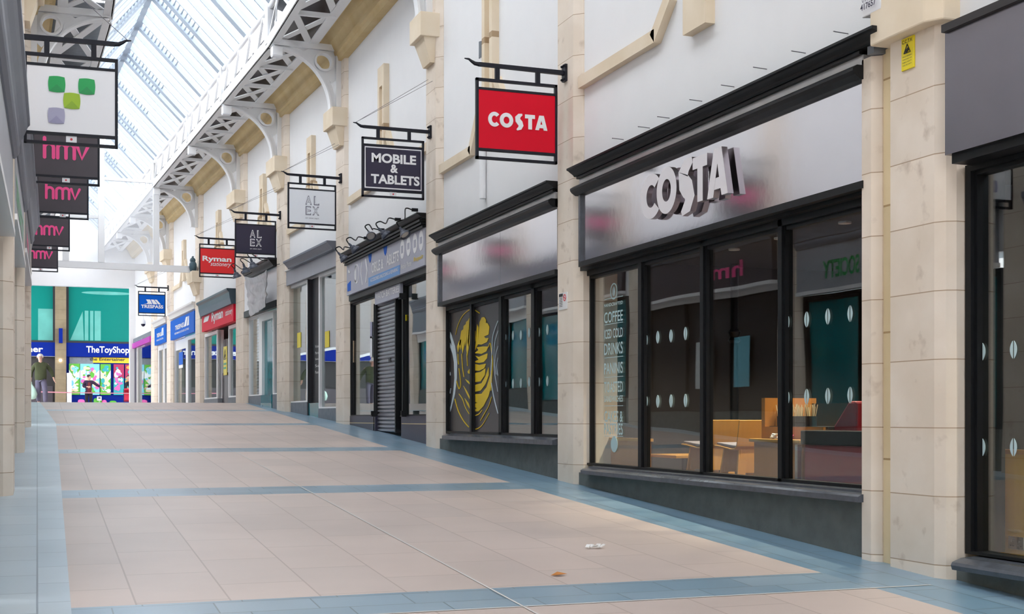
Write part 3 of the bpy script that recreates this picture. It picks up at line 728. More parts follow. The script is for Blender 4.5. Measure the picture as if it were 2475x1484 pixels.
def room(M, x0, x1, y0, y1, z0, z1, m='inside', mf='inside_floor', mc=None):
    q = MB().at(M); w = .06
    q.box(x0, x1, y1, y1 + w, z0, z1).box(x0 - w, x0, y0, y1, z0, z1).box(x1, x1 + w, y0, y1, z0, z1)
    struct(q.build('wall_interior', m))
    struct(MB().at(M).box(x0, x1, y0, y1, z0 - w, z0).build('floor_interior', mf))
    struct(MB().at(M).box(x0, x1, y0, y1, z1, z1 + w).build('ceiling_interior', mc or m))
def beans(parent, spots, y, r=.035, name='bean_decals'):
    for x, z in spots:
        q = MB()
        for s in (-1, 1):
            pts = [(x + s * .006, z - r * 1.9)] + [(x + s * (.006 + r * .85 * math.sin(PI * i / 8) ** .8), z - r * 1.9 + r * 3.8 * i / 8) for i in range(1, 8)] + [(x + s * .006, z + r * 1.9)]
            q.prism(pts, y - .003, y)
        q.build('bean_decal', 'decal', parent)
def latin(parent, items, y, m, name='lettering', bold=0.0):
    'items = [(text, x0, x1, z0, z1)]'
    q = MB()
    for it in items: word(q, it[0], it[1], it[2], it[3], it[4], y, bold)
    return q.build(name, m, parent)
def earc(q, cx, cz, rx0, rz0, rx1, rz1, d0, d1, y0, y1, n=26):
    'elliptical ring piece, or a filled ellipse when the inner radius is 0'
    P = [(math.radians(d0 + (d1 - d0) * i / n)) for i in range(n + 1)]
    if rx0 <= 0: return q.prism([(cx + rx1 * math.cos(a), cz + rz1 * math.sin(a)) for a in P[:-1]], y0, y1)
    for a, b in zip(P, P[1:]):
        q.prism([(cx + rx0 * math.cos(a), cz + rz0 * math.sin(a)), (cx + rx1 * math.cos(a), cz + rz1 * math.sin(a)), (cx + rx1 * math.cos(b), cz + rz1 * math.sin(b)), (cx + rx0 * math.cos(b), cz + rz0 * math.sin(b))], y0, y1)
    return q
def fat_letter(q, ch, x0, x1, z0, z1, y0, y1):
    w = x1 - x0; h = z1 - z0; X = lambda u: x0 + u * w; Z = lambda v: z0 + v * h
    cx, cz = (x0 + x1) / 2, (z0 + z1) / 2
    if ch == 'O': earc(q, cx, cz, w * .22, h * .24, w / 2, h / 2, 0, 360, y0, y1, 40)
    elif ch == 'C': earc(q, x0 + w * .56, cz, w * .24, h * .25, w * .56, h / 2, 42, 318, y0, y1, 34)
    elif ch == 'T': q.box(X(0), X(1), y0, y1, Z(.74), Z(1)); q.box(X(.33), X(.70), y0, y1, Z(0), Z(.74))
    elif ch == 'A':
        q.prism([(X(0), Z(0)), (X(.30), Z(0)), (X(.50), Z(.68)), (X(.50), Z(1)), (X(.33), Z(1))], y0, y1)
        q.prism([(X(.70), Z(0)), (X(1), Z(0)), (X(.70), Z(1)), (X(.50), Z(1)), (X(.50), Z(.68))], y0, y1)
        q.prism([(X(.345), Z(.15)), (X(.656), Z(.15)), (X(.585), Z(.39)), (X(.415), Z(.39))], y0 + .001, y1)
    elif ch == 'S':
        pts = [(.80, .97), (.50, .90), (.30, .76), (.34, .60), (.55, .46), (.66, .30), (.55, .15), (.22, .03)]
        q.stroke([(X(a), Z(b)) for a, b in pts], [w * k for k in (.16, .40, .54, .58, .60, .54, .42, .14)], y0, y1, cap=False)
    return q
def two_tone(o, face, side):
    me = o.data; me.materials.clear(); me.materials.append(K[face]); me.materials.append(K[side])
    for p in me.polygons: p.material_index = 0 if p.normal.y < -.8 else 1
    return o

# ------------------------------------------------------------------ near coffee shop, main window
x0 = NA(1412, 1000, .13)[0]; x1 = NA(2083)[0] + .02
zsill = zmean(NA, [(1440, 1124), (2076, 1180)], .19)
zhead = zmean(NA, [(1445, 651), (2076, 478)], .16)
zfb = zmean(NA, [(1407, 633), (2080, 440)], .02)
zft = zmean(NA, [(1406, 462), (2080, 186)], -.05)
zc = zmean(NA, [(1370, 408), (2108, 60)], -.14)
t = thing('shopfront', 'wide black and grey coffee shop front with big raised white letters', 'shopfront', MN, ((x0 + x1) / 2, .1, fl(MN, x0)))
xl = NA(1404, 500, .02)[0]; xr = x1
crown(t, NA(1369, 408, -.14)[0], NA(2108, 60, -.14)[0], zc)
MB().box(xl, xr, -.035, .1, zc - .112, zc - .085).build('cornice_bead', 'black', t)
MB().box(xl, xr, .0, .1, zft + .0, zc - .08).build('frieze_board', 'frieze', t)
roll(t, xl - .05, xr, zft + .092, .10)
fp = MB().box(xl + .05, xr, .02, .1, zfb, zft).build('fascia_panel', 'fascia', t)
MB().box(xl - .0, xl + .05, -.01, .1, zfb, zft).build('fascia_end', 'sill', t)
MB().box(xl, xr, -.01, .12, zfb - .055, zfb).build('fascia_bottom_bar', 'black', t)
MB().box(xl + .02, xr, .10, .2, zhead, zfb - .055).build('lintel_board', 'frieze', t)
MB().box(x0, xr, .06, .2, zhead - .005, zhead + .05).build('head_bead', 'black', t)
mulls = [(NA(a, 1000, .15)[0], NA(b, 1000, .15)[0]) for a, b in ((1543, 1557), (1693, 1707), (1881, 1898))]
ps = windows(t, x0, x1, zsill, zhead, mulls, .13, fw=.075)
sp = MB()
sp.prism_a([(.24, zsill + .01), (.05, zsill - .005), (.05, zsill - .02), (-.02, zsill - .03), (-.045, zsill - .045), (-.045, zsill - .085), (.24, zsill - .085)], NA(1404, 1130, -.04)[0], xr)
sp.build('sill', 'sill', t)
riser(t, MN, x0 - .05, xr, zsill - .08, 'slate', .05, .24)
gy = .13 + .09 * .6 - .002
def spots(l, y=gy): return [NA(a, b, y) for a, b in l]
bean_sets = {1: [(1562, 822), (1590, 815), (1622, 812), (1657, 806), (1562, 970), (1590, 970), (1622, 969), (1657, 968)], 3: [(1903, 778), (1950, 772), (2001, 765), (2055, 758), (1903, 961), (1950, 959), (2001, 957), (2055, 955)]}
for i, s_ in bean_sets.items(): beans(ps[i], spots(s_), gy, .033)
q = MB()
for tx, ya, yb in (('HANDCRAFTED', 731, 743), ('COFFEE', 752, 782), ('ICED COLD', 794, 820), ('DRINKS', 828, 859), ('PANINIS', 876, 905), ('TOASTED', 922, 949), ('SANDWICHES', 956, 972), ('CAKES &', 993, 1020), ('PASTRIES', 1023, 1050)):
    (xa, zb_), (xb, zt_) = NA(1461, yb, gy), NA(1506, ya, gy)
    word(q, tx, xa, xb, zb_, NA(1483, ya, gy)[1], gy - .004, .012)
for yy in (725, 786, 866, 913, 982, 1054):
    (xa, z_), (xb, _) = NA(1462, yy, gy), NA(1506, yy, gy); q.box(xa, xb, gy - .004, gy, z_, z_ + .006)
c_ = NA(1484, 704, gy); q.ring(c_, .075, .088, gy - .004, gy); beans(ps[0], [c_], gy, .028)
c_ = NA(1485, 1074, gy); q.ring(c_, 0.0, .085, gy - .004, gy)
q.build('window_lettering', 'decal_dim', ps[0])
# raised letters
yl_ = -.067
for ch, (pl, pr, pt, pb) in zip('COSTA', ((1548, 1594, (1572, 421), (1570, 530)), (1587, 1635, (1612, 403), (1609, 517)), (1638, 1682, (1662, 386), (1657, 518)), (1674, 1709, (1692, 376), (1690, 487)), (1709, 1759, (1735, 357), (1735, 474)))):
    xa, xb = NA(pl, 450, yl_)[0], NA(pr, 450, yl_)[0]
    o = fat_letter(MB(), ch, xa, xb, NA(*pb, yl_)[1], NA(*pt, yl_)[1], yl_, -.01).build('letter', 'letter_face', fp)
    two_tone(o, 'letter_face', 'letter_side')
# room behind
rx0, rx1 = NA(1290)[0] * 0 + x0 - .2, x1 + .15
zi = zsill - .16
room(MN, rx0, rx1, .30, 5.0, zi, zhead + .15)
for i, (ax, yy) in enumerate(((-12.1, 1.3), (-11.2, 1.3), (-10.1, 1.3), (-9.0, 1.3), (-12.1, 3.0), (-10.2, 3.0))):
    l = thing('downlight', 'small round ceiling downlight inside the coffee shop window, ' + ['first from the left', 'second from the left', 'third from the left', 'nearest the corner pier', 'back row, far side', 'back row, near side'][i], 'ceiling light', MN, (ax, yy, zhead + .14), 'downlights in the coffee shop ceiling')
    MB().lathe([(.045, -.012), (.06, -.012), (.06, .01), (.045, .01)], (ax, yy, zhead + .145), n=16).build('rim', 'white_frame', l)
    MB().lathe([(.042, -.004), (.042, .006)], (ax, yy, zhead + .142), n=16).build('lens', 'lamp_on', l)
    ld = bpy.data.lights.new('downlight_lamp', 'SPOT'); ld.energy = 130; ld.color = (1, .82, .6); ld.spot_size = 2.0; ld.spot_blend = .8; ld.shadow_soft_size = .05
    lo = bpy.data.objects.new('bulb', ld); C.objects.link(lo); lo.parent = l; lo.location = (0, 0, -.03)

# --- furniture behind the window
def chair(px, label, y=.95):
    'plywood shell chair facing away down the street, trestle legs, grey pad'
    a = NA(px, 1000, y)[0]; z = zi
    t = thing('plywood_chair', label, 'chair', MN, (a, y, z), 'plywood chairs at the coffee shop window')
    hw = .21
    # shell profile in (x, z): seat runs to -x, back at the +x end
    P = [(-.44, .415), (-.30, .405), (-.12, .385), (-.05, .388), (-.01, .41), (.0, .45), (.025, .56), (.045, .665)]
    prof = P + [(x + (.0 if i < 3 else .014), zz - (.014 if i < 4 else .004)) for i, (x, zz) in reversed(list(enumerate(P)))]
    MB().prism([(a + x, z + zz) for x, zz in prof], y - hw, y + hw).build('shell', 'wood_light', t, bevel=.004)
    MB().prism([(a - .43, z + .422), (a - .30, z + .410), (a - .12, z + .392), (a - .04, z + .396), (a - .04, z + .415), (a - .14, z + .42), (a - .42, z + .442)], y - hw + .02, y + hw - .02).build('seat_pad', 'cushion', t, bevel=.006)
    for xx, lean in ((-.33, -.05), (-.05, .03)):
        q = MB()
        zt_ = z + .385
        for s in (-1, 1):
            q.add([(a + xx - .012, y + s * .05, zt_), (a + xx + .012, y + s * .05, zt_), (a + xx + .012, y + s * .16, zt_), (a + xx - .012, y + s * .16, zt_),
                   (a + xx + lean - .012, y + s * .13, z), (a + xx + lean + .012, y + s * .13, z), (a + xx + lean + .012, y + s * .20, z), (a + xx + lean - .012, y + s * .20, z)],
                  [(0, 1, 2, 3), (4, 7, 6, 5), (0, 4, 5, 1), (1, 5, 6, 2), (2, 6, 7, 3), (3, 7, 4, 0)])
        q.box(a + xx + lean * .3 - .012, a + xx + lean * .3 + .012, y - .15, y + .15, z + .15, z + .385)
        q.build('trestle_leg', 'wood_light', t)
chair(1739, 'bent plywood chair with its back to us, left one behind the third window pane')
chair(1826, 'bent plywood chair beside the oak condiment counter, grey seat pad showing')
# condiment counter
ca, cb = NA(1852, 1000, .75)[0], NA(1946, 1000, .65)[0]
zt1 = NA(1900, 1064, .7)[1]; zt2 = NA(1855, 962, .75)[1]
t = thing('condiment_counter', 'oak condiment counter behind the coffee shop glass with stirrer rack', 'counter', MN, ((ca + cb) / 2, .9, zi))
MB().box(ca, cb, .62, 1.25, zi, zt1 - .02).build('cabinet', 'wood', t, bevel=.004)
MB().box(ca - .03, cb + .02, .58, 1.28, zt1 - .02, zt1 + .01).build('worktop', 'wood_light', t, bevel=.008)
MB().box(ca, ca + .06, .70, 1.25, zt1 + .01, zt2).box(ca + .06, cb + .2, .70, .725, zt1 + .01, zt1 + .12).build('upper_box', 'wood', t)
MB().box(ca + .06, cb + .2, 1.2, 1.25, zt1 + .01, zt2 - .05).build('back_board', 'inside', t)
MB().box(ca + .08, cb + .22, .735, .95, zt1 + .10, zt1 + .125).build('stirrer_shelf', 'inside', t)
MB().box(cb - .02, cb + .02, .56, .60, zi, zt1 - .03).build('corner_post', 'chrome', t)
for i in range(4):
    sx = ca + .14 + i * .155
    b = thing('stirrer_bundle', 'bundle of wooden stirrers standing on the condiment counter, ' + ['far left one', 'second from the left', 'third from the left', 'rightmost one'][i], 'stirrers', MN, (sx, .84, zt1 + .125), 'stirrer bundles on the condiment counter')
    q = MB()
    for k in range(14):
        r1, r2 = random.uniform(-.045, .045), random.uniform(-.04, .04)
        q.bar((sx + r1 * .6, .84 + r2 * .6, zt1 + .125), (sx + r1 * 1.4 + random.uniform(-.015, .015), .84 + r2 * 1.3, zt1 + .125 + random.uniform(.17, .20)), .008, .004)
    q.build('sticks', 'straw', b)
    MB().lathe([(.052, 0), (.055, .09), (.05, .09), (.047, .0)], (sx, .84, zt1 + .125), n=12).build('holder', 'inside', b)
for nm, m_, xa, lab in (('sachet_pile', 'paper', .30, 'heap of white sugar sachets on the condiment counter'), ('sachet_pile', 'p_pink', .52, 'heap of pink sachets on the condiment counter')):
    q = MB(); x_ = ca + xa
    for k in range(16): q.at(MW).bar((x_ + random.uniform(-.09, .09), .66 + random.uniform(-.03, .03), zt1 + .015 + .02 * random.random()), (x_ + random.uniform(-.09, .09), .66 + random.uniform(-.03, .03), zt1 + .02 + .04 * random.random()), .03, .006)
    q.X = None
    o = q.build(nm, m_, base=(x_, .66, zt1 + .01), M=MN); tag(o, lab, 'sachets'); o['kind'] = 'stuff'
# maroon bench
ba = NA(1958, 1000, .62)[0]
zb1 = NA(2020, 1076, .62)[1]; zb2 = NA(2020, 1040, .62)[1]
t = thing('bench_back', 'maroon upholstered bench back with a black top rail beside the corner pier', 'bench', MN, ((ba + rx1) / 2, .75, zi))
MB().box(ba, rx1 - .03, .56, .70, zi, zb1).build('back_cushion', 'maroon', t, bevel=.015)
MB().box(ba - .03, rx1 - .03, .54, .78, zb1, zb1 + .12).build('top_rail', 'black', t, bevel=.01)
MB().box(ba, rx1 - .03, .70, 1.2, zi, zi + .42).build('seat', 'maroon', t, bevel=.02)
MB().prism([(ba + .02, zb1 + .10), (ba + .40, zb1 + .10), (ba + .40, .14), (ba + .30, .14)], .80, .92).build('raised_wing', 'maroon', t, bevel=.02)
# table and tub seat at the left pane
ta = NA(1650, 1000, 1.0)[0]
t = thing('cafe_table', 'small light wood cafe table edge behind the second window pane', 'table', MN, (ta, 1.0, zi))
zt_ = NA(1650, 1101, 1.0)[1]
MB().box(ta - .35, ta + .33, .75, 1.30, zt_ - .02, zt_ + .012).build('top', 'wood_light', t, bevel=.004)
MB().lathe([(.19, 0), (.19, .015), (.03, .03), (.03, zt_ - zi - .03), (.1, zt_ - zi - .02)], (ta, 1.02, zi), n=20).build('pedestal', 'black', t)
sa = NA(1610, 1000, 1.7)[0]
t = thing('tub_seat', 'low red tub seat behind the second window pane', 'armchair', MN, (sa, 1.75, zi))
MB().prism_z([(sa - .38 + .1 * math.sin(i / 12 * PI), 1.4 + .75 * i / 12) for i in range(13)] + [(sa + .45, 2.1), (sa + .45, 1.4)], zi, zi + .42).build('seat', 'maroon', t, bevel=.05)
MB().prism([(sa + .40, zi + .40), (sa + .40, zi + .66), (sa + .1, zi + .62), (sa - .3, zi + .44)], 2.0, 2.15).build('back', 'maroon', t, bevel=.03)
# oak panel at the far pane
pa_, pb_ = NA(1436, 1000, .42)[0], NA(1545, 1000, .42)[0]
zp = NA(1490, 1060, .42)[1]
t = thing('oak_partition', 'low oak partition behind the window pane with the white menu words', 'partition', MN, ((pa_ + pb_) / 2, .45, zi))
MB().box(pa_ - .25, pb_ + .2, .42, .46, zi, zp - .02).build('panel', 'wood', t)
MB().box(pa_ - .25, pb_ + .22, .40, .48, zp - .02, zp + .01).build('capping', 'wood_light', t)
# pendant lamp, menu boards, second row table
la = NA(1647, 850, 2.2)
t = thing('pendant_lamp', 'red pendant lamp hanging inside behind the second window pane', 'lamp', MN, (la[0], 2.2, la[1]))
MB().lathe([(.012, .17), (.03, .16), (.06, .10), (.17, 0.0), (.16, 0.0), (.05, .10), (.01, .15)], (la[0], 2.2, la[1] - .08), n=24, cap=False).build('shade', 'red_lamp', t, smooth=40)
MB().tube([(la[0], 2.2, la[1] + .08), (la[0], 2.2, zhead + .15)], .006, 6).build('flex', 'black', t)
for i, (px, py, yy, w, h, mm, lab) in enumerate(((1735, 830, 4.2, .5, 1.1, 'charcoal', 'tall dark menu board on the coffee shop back wall'), (1610, 850, 4.9, .9, 1.0, 'wood', 'lit brown menu board deep inside the coffee shop'))):
    a_, z_ = NA(px, py, yy)
    t = thing('menu_board', lab, 'menu board', MN, (a_, 4.95, z_))
    MB().box(a_ - w / 2, a_ + w / 2, 4.93, 5.02, z_ - h / 2, z_ + h / 2).build('board', mm, t)
    q = MB()
    for k in range(7): q.box(a_ - w * .4, a_ + w * (.1 + .3 * random.random()), 4.922, 4.93, z_ + h * (.4 - .12 * k), z_ + h * (.4 - .12 * k) + .03)
    q.build('writing_lines', 'grey_letter' if i else 'decal_dim', t)
    MB().box(a_ - .04, a_ + .04, 4.95, 5.0, zi, z_ - h / 2).build('stand', 'black', t)
    MB().box(a_ - w / 2 - .02, a_ + w / 2 + .02, 4.95, 5.0, z_ + h / 2, z_ + h / 2 + .03).build('frame', 'riser_grey', t)
# cast column inside
t = thing('iron_column', 'slim black iron column inside the coffee shop', 'column', MN, (NA(1775, 900, 2.0)[0], 2.0, zi))
a_ = NA(1775, 900, 2.0)[0]
MB().lathe([(.06, 0), (.05, .2), (.045, 1.55), (.075, 1.58), (.05, 1.62), (.075, 1.68), (.045, 1.72), (.045, zhead + .15 - zi)], (a_, 2.0, zi), n=16).build('shaft', 'black', t, smooth=40)
# barrier posts of the yellow notice
a_, z_ = NA(1660, 985, 2.6)
o = MB().box(a_ - .12, a_ + .12, 2.6, 2.62, z_ - .07, z_ + .07).build('notice_card', 'yellow_sign', base=(a_, 2.6, z_), M=MN); tag(o, 'yellow notice card inside behind the second window pane', 'notice')
t = thing('bar_table', 'dark bar table carrying the yellow notice card', 'table', MN, (a_, 2.75, zi))
MB().box(a_ - .6, a_ + .6, 2.55, 3.1, z_ - .11, z_ - .07).build('top', 'black', t)
for s in (-.5, .5): MB().box(a_ + s - .03, a_ + s + .03, 2.8, 2.86, zi, z_ - .11).build('leg', 'wood', t)

# ------------------------------------------------------------------ coffee shop, second window (with the leaf artwork)
x0 = NA(1074, 1000, .13)[0]; x1 = STN['P1'][0] - .088
zsill = zmean(NA, [(1090, 1047), (1340, 1056)], .19); zhead = zmean(NA, [(1090, 737), (1340, 671)], .16)
zfb = zmean(NA, [(1069, 730), (1344, 652)], .02); zft = zmean(NA, [(1069, 610), (1344, 490)], -.05); zc = zmean(NA, [(1036, 567), (1340, 428)], -.14)
t = thing('shopfront', 'black and grey coffee shop front with a yellow leaf drawn in its window', 'shopfront', MN, ((x0 + x1) / 2, .1, fl(MN, x0)))
xl = NA(1062, 650, .02)[0]; xr = x1 + .02
crown(t, NA(1036, 567, -.14)[0], STN['P1'][0] - .01, zc)
MB().box(xl, xr, -.035, .1, zc - .112, zc - .085).build('cornice_bead', 'black', t)
MB().box(xl, xr, .0, .1, zft, zc - .08).build('frieze_board', 'frieze', t)
roll(t, xl - .05, xr, zft + .092, .10)
xm = NA(1209, 600, .02)[0]
for xa, xb in ((xl + .06, xm - .003), (xm + .003, xr)):
    fpan = MB().box(xa, xb, .02, .1, zfb, zft).build('fascia_panel', 'fascia', t)
MB().box(xl, xl + .06, -.01, .1, zfb, zft).build('fascia_end', 'sill', t)
MB().box(xl, xr, -.01, .12, zfb - .055, zfb).build('fascia_bottom_bar', 'black', t)
MB().box(xl + .02, xr, .10, .2, zhead, zfb - .055).build('lintel_board', 'black', t)
mulls = [(NA(a, 1000, .15)[0], NA(b, 1000, .15)[0]) for a, b in ((1137, 1144), (1206, 1217), (1284, 1297))]
ps = windows(t, x0, x1, zsill, zhead, mulls, .13, fw=.09, fill={0: 'art_dark', 1: 'art_dark', 2: 'glass_refl', 3: 'glass_refl'})
MB().prism_a([(.24, zsill + .01), (.05, zsill - .005), (-.04, zsill - .03), (-.04, zsill - .085), (.24, zsill - .085)], NA(1068, 1055, -.04)[0], xr).build('sill', 'sill', t)
riser(t, MN, x0 - .08, xr, zsill - .08, 'slate', .05, .24)
def cr(p, y=gy): return NA(1060 + p[0] / 4.123, 720 + p[1] / 4.123, y)
def poly(q, pts, y=gy): q.prism([cr(p) for p in pts], y - .004, y)
def line(q, pts, w): q.stroke([cr(p) for p in pts], w * .0026 * 1.6, gy - .004, gy, cap=True)
xsplit = 330
Q = {('y', 0): MB(), ('y', 1): MB(), ('w', 0): MB(), ('w', 1): MB()}
def smooth(pts, n=5):
    out = []
    P = [pts[0]] + list(pts) + [pts[-1]]
    for i in range(1, len(P) - 2):
        for k in range(n):
            tt = k / n; p0, p1, p2, p3 = P[i - 1], P[i], P[i + 1], P[i + 2]
            out.append(tuple(.5 * (2 * p1[j] + (p2[j] - p0[j]) * tt + (2 * p0[j] - 5 * p1[j] + 4 * p2[j] - p3[j]) * tt ** 2 + (3 * p1[j] - p0[j] - 3 * p2[j] + p3[j]) * tt ** 3) for j in (0, 1)))
    return out + [pts[-1]]
A0 = Q[('y', 0)]; A1 = Q[('y', 1)]; B0 = Q[('w', 0)]; B1 = Q[('w', 1)]
def clipline(pts, w, qa, qb):
    s = smooth(pts); L = [p for p in s if p[0] < 312]; R = [p for p in s if p[0] > 345]
    for qq, ss in ((qa, L), (qb, R)):
        if len(ss) > 1:
            # keep runs together
            run = [ss[0]]
            for p, r in zip(ss, ss[1:]):
                if math.hypot(p[0] - r[0], p[1] - r[1]) > 60:
                    if len(run) > 1: line(qq, run, w)
                    run = []
                run.append(r)
            if len(run) > 1: line(qq, run, w)
clipline([(172, 365), (195, 270), (240, 180), (300, 125), (350, 116), (410, 152)], 3.5, A0, A1)
for xs, top, bot in ((200, 430, 545), (222, 330, 520), (245, 280, 555), (270, 240, 480), (292, 215, 575), (306, 200, 500)):
    A0.prism([cr((xs - 14, bot - 60)), cr((xs - 4, bot)), cr((xs + 10, bot - 70)), cr((xs + 22, top + 40)), cr((xs + 30 if xs < 280 else 312, top - 20)), cr((xs + 6, top))], gy - .004, gy)
for pts in ([(195, 560), (196, 620), (201, 660)], [(232, 560), (240, 690), (254, 785)], [(284, 560), (287, 620), (291, 675)], [(182, 830), (205, 905), (222, 870), (215, 780), (205, 705)], [(165, 1010), (200, 1130), (255, 1230), (318, 1296), (380, 1306), (440, 1262), (505, 1150)], [(205, 958), (240, 1010), (268, 1090), (312, 1165)], [(345, 1178), (400, 1160), (435, 1120)], [(420, 1222), (455, 1160), (500, 1080), (530, 990)], [(500, 485), (516, 452), (528, 520), (540, 640), (532, 800), (525, 920)]):
    clipline(pts, 3.2, A0, A1)
for pts in ([(248, 875), (285, 930), (312, 985), (312, 1010), (280, 950)], [(268, 810), (300, 830), (312, 850), (312, 862), (285, 838)], [(290, 735), (312, 705), (312, 755), (297, 752)], [(262, 1000), (300, 1050), (312, 1085), (312, 1105), (285, 1060)]): poly(A0, pts)
poly(A1, [(345, 560), (345, 320), (366, 295), (372, 400), (352, 560)])
poly(A1, [(375, 420), (386, 262), (398, 290), (398, 400), (380, 480), (362, 540)])
poly(A1, [(400, 400), (412, 240), (432, 195), (456, 190), (474, 218), (472, 250), (490, 252), (508, 290), (500, 365), (455, 385), (470, 402), (500, 398), (484, 440), (430, 466), (396, 462), (380, 490), (388, 440)])
for pts in ([(358, 552), (400, 520), (380, 492), (440, 484), (498, 484), (478, 532), (430, 558), (388, 552)], [(365, 574), (402, 588), (490, 552), (484, 602), (452, 640), (405, 648), (345, 640), (402, 615)], [(345, 654), (410, 668), (474, 655), (456, 702), (408, 727), (345, 722)], [(345, 752), (420, 738), (470, 700), (462, 770), (420, 832), (345, 842)],
            [(345, 872), (360, 868), (430, 850), (470, 780), (500, 690), (502, 770), (470, 860), (420, 925), (345, 938)], [(345, 962), (430, 955), (480, 890), (515, 780), (530, 720), (530, 860), (500, 980), (450, 1078), (400, 1130), (345, 1132), (345, 1115), (385, 1100), (345, 1080), (345, 1058), (390, 1045), (345, 1030)]): poly(A1, pts)
for pts in ([(92, 275), (130, 370), (165, 480), (186, 640), (184, 800), (165, 960), (130, 1100), (95, 1200), (95, 1165), (130, 1050), (150, 930), (160, 800), (155, 640), (140, 555), (92, 420), (92, 400), (140, 490), (118, 400), (92, 320)],): poly(B0, pts)
for pts in ([(95, 590), (105, 650), (120, 770)], [(97, 710), (100, 820), (97, 940)], [(124, 905), (110, 990), (97, 1070)]): line(B0, smooth(pts), 3.0)
for pts in ([(596, 230), (565, 310), (540, 410), (535, 560), (525, 780), (540, 920), (565, 1040), (594, 1150)], [(594, 330), (565, 430), (552, 570), (556, 720), (590, 930)], [(596, 480), (572, 560), (562, 660), (575, 760)], [(594, 600), (580, 680), (592, 770)]): line(B1, smooth(pts), 3.0)
for (c_, i_), q in Q.items(): q.build('leaf_artwork' if c_ == 'y' else 'pale_brush_arcs', 'yellow' if c_ == 'y' else 'art_white', ps[i_])
beans(ps[2], spots([(1221, 815), (1240, 811), (1259, 810), (1279, 804), (1221, 929), (1240, 927), (1259, 926), (1279, 923)]), gy, .033)
beans(ps[3], spots([(1302, 803), (1323, 797), (1302, 923), (1323, 921)]), gy, .033)
room(MN, x0 - .15, x1 + .15, .30, 3.0, zsill - .2, zhead + .15, 'inside_warm', 'inside_warm')

# ------------------------------------------------------------------ near right corner window
x0 = a3 + .11; x1 = NA(2475)[0] + 2.6
zft = zmean(NA, [(2285, 80), (2470, 2)], -.03); zfb = zmean(NA, [(2286, 377), (2474, 318)], -.03)
zhead = zmean(NA, [(2345, 388), (2474, 352)], .2); zsill = zmean(NA, [(2335, 1340), (2474, 1356)], .16)
t = thing('shopfront', 'dark grey shopfront cut off by the right edge, with an oak panel behind its glass', 'shopfront', MN, ((x0 + x1) / 2, .1, fl(MN, x0)))
xl = NA(2284, 300, -.03)[0]
MB().box(xl, x1, -.03, .1, zfb, zft).build('fascia_panel', 'fascia_dark', t)
MB().box(xl, x1, -.06, .1, zft, zft + .05).build('fascia_capping', 'inside', t)
MB().box(xl + .03, x1, .0, .2, zfb - .06, zfb).build('fascia_bottom_bar', 'black', t)
ps = windows(t, x0, x1, zsill, zfb - .05, [], .16, fw=.055, d=.12)
MB().box(x0 + .0, x0 + .02, .28, .47, zsill, zfb - .05).build('reveal_lining', 'black', t)
MB().prism_a([(.3, zsill + .0), (.05, zsill - .015), (-.02, zsill - .04), (-.03, zsill - .06), (-.02, zsill - .09), (.3, zsill - .09)], NA(2301, 1350, -.02)[0], x1).build('sill', 'sill', t)
riser(t, MN, x0 - .02, x1, zsill - .09, 'slate', .1, .3)
g2 = .16 + .12 * .6 - .002
beans(ps[0], [NA(a, b, g2) for a, b in ((2374, 850), (2450, 845), (2374, 1081), (2450, 1081))], g2, .030)
zo = NA(2430, 1097, .54)[1]
xo = NA(2396, 1000, .54)[0]
t = thing('oak_panel', 'golden oak panel with a double socket behind the right edge window', 'panel', MN, (xo, .6, zsill - .1))
pn = MB().box(xo, x1 - .1, .54, .58, zsill - .1, zo).build('board', 'wood_gold', t)
MB().box(xo - .02, x1 - .1, .52, .60, zo, zo + .03).build('capping', 'wood', t)
sx_, sz_ = NA(2440, 1310, .54)
pl = MB().box(sx_, sx_ + .147, .528, .54, sz_ - .043, sz_ + .043).build('socket_plate', 'chrome', t, bevel=.003)
q = MB()
for k in (0, 1):
    cx_ = sx_ + .037 + k * .073
    q.box(cx_ - .004, cx_ + .004, .525, .528, sz_ + .004, sz_ + .016).box(cx_ - .017, cx_ - .008, .525, .528, sz_ - .022, sz_ - .016).box(cx_ + .008, cx_ + .017, .525, .528, sz_ - .022, sz_ - .016).box(cx_ + .012, cx_ + .020, .523, .528, sz_ + .015, sz_ + .032)
q.build('socket_holes', 'ink', pl)
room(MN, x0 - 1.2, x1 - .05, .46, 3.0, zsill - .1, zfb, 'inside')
l = thing('downlight', 'added downlight brightening the oak panel inside the right edge window', 'ceiling light', MN, (x0 + .9, .85, zfb - .01))  # added lamp, there only to brighten the wood behind this glass
MB().lathe([(.045, -.012), (.06, -.012), (.06, .01), (.045, .01)], (x0 + .9, .85, zfb - .01), n=16).build('rim', 'white_frame', l)
MB().lathe([(.042, -.004), (.042, .006)], (x0 + .9, .85, zfb - .012), n=16).build('lens', 'lamp_on', l)
ld = bpy.data.lights.new('downlight_lamp', 'SPOT'); ld.energy = 90; ld.color = (1, .85, .62); ld.spot_size = 1.9; ld.spot_blend = .8; ld.shadow_soft_size = .05
lo = bpy.data.objects.new('bulb', ld); C.objects.link(lo); lo.parent = l; lo.location = (0, 0, -.03)

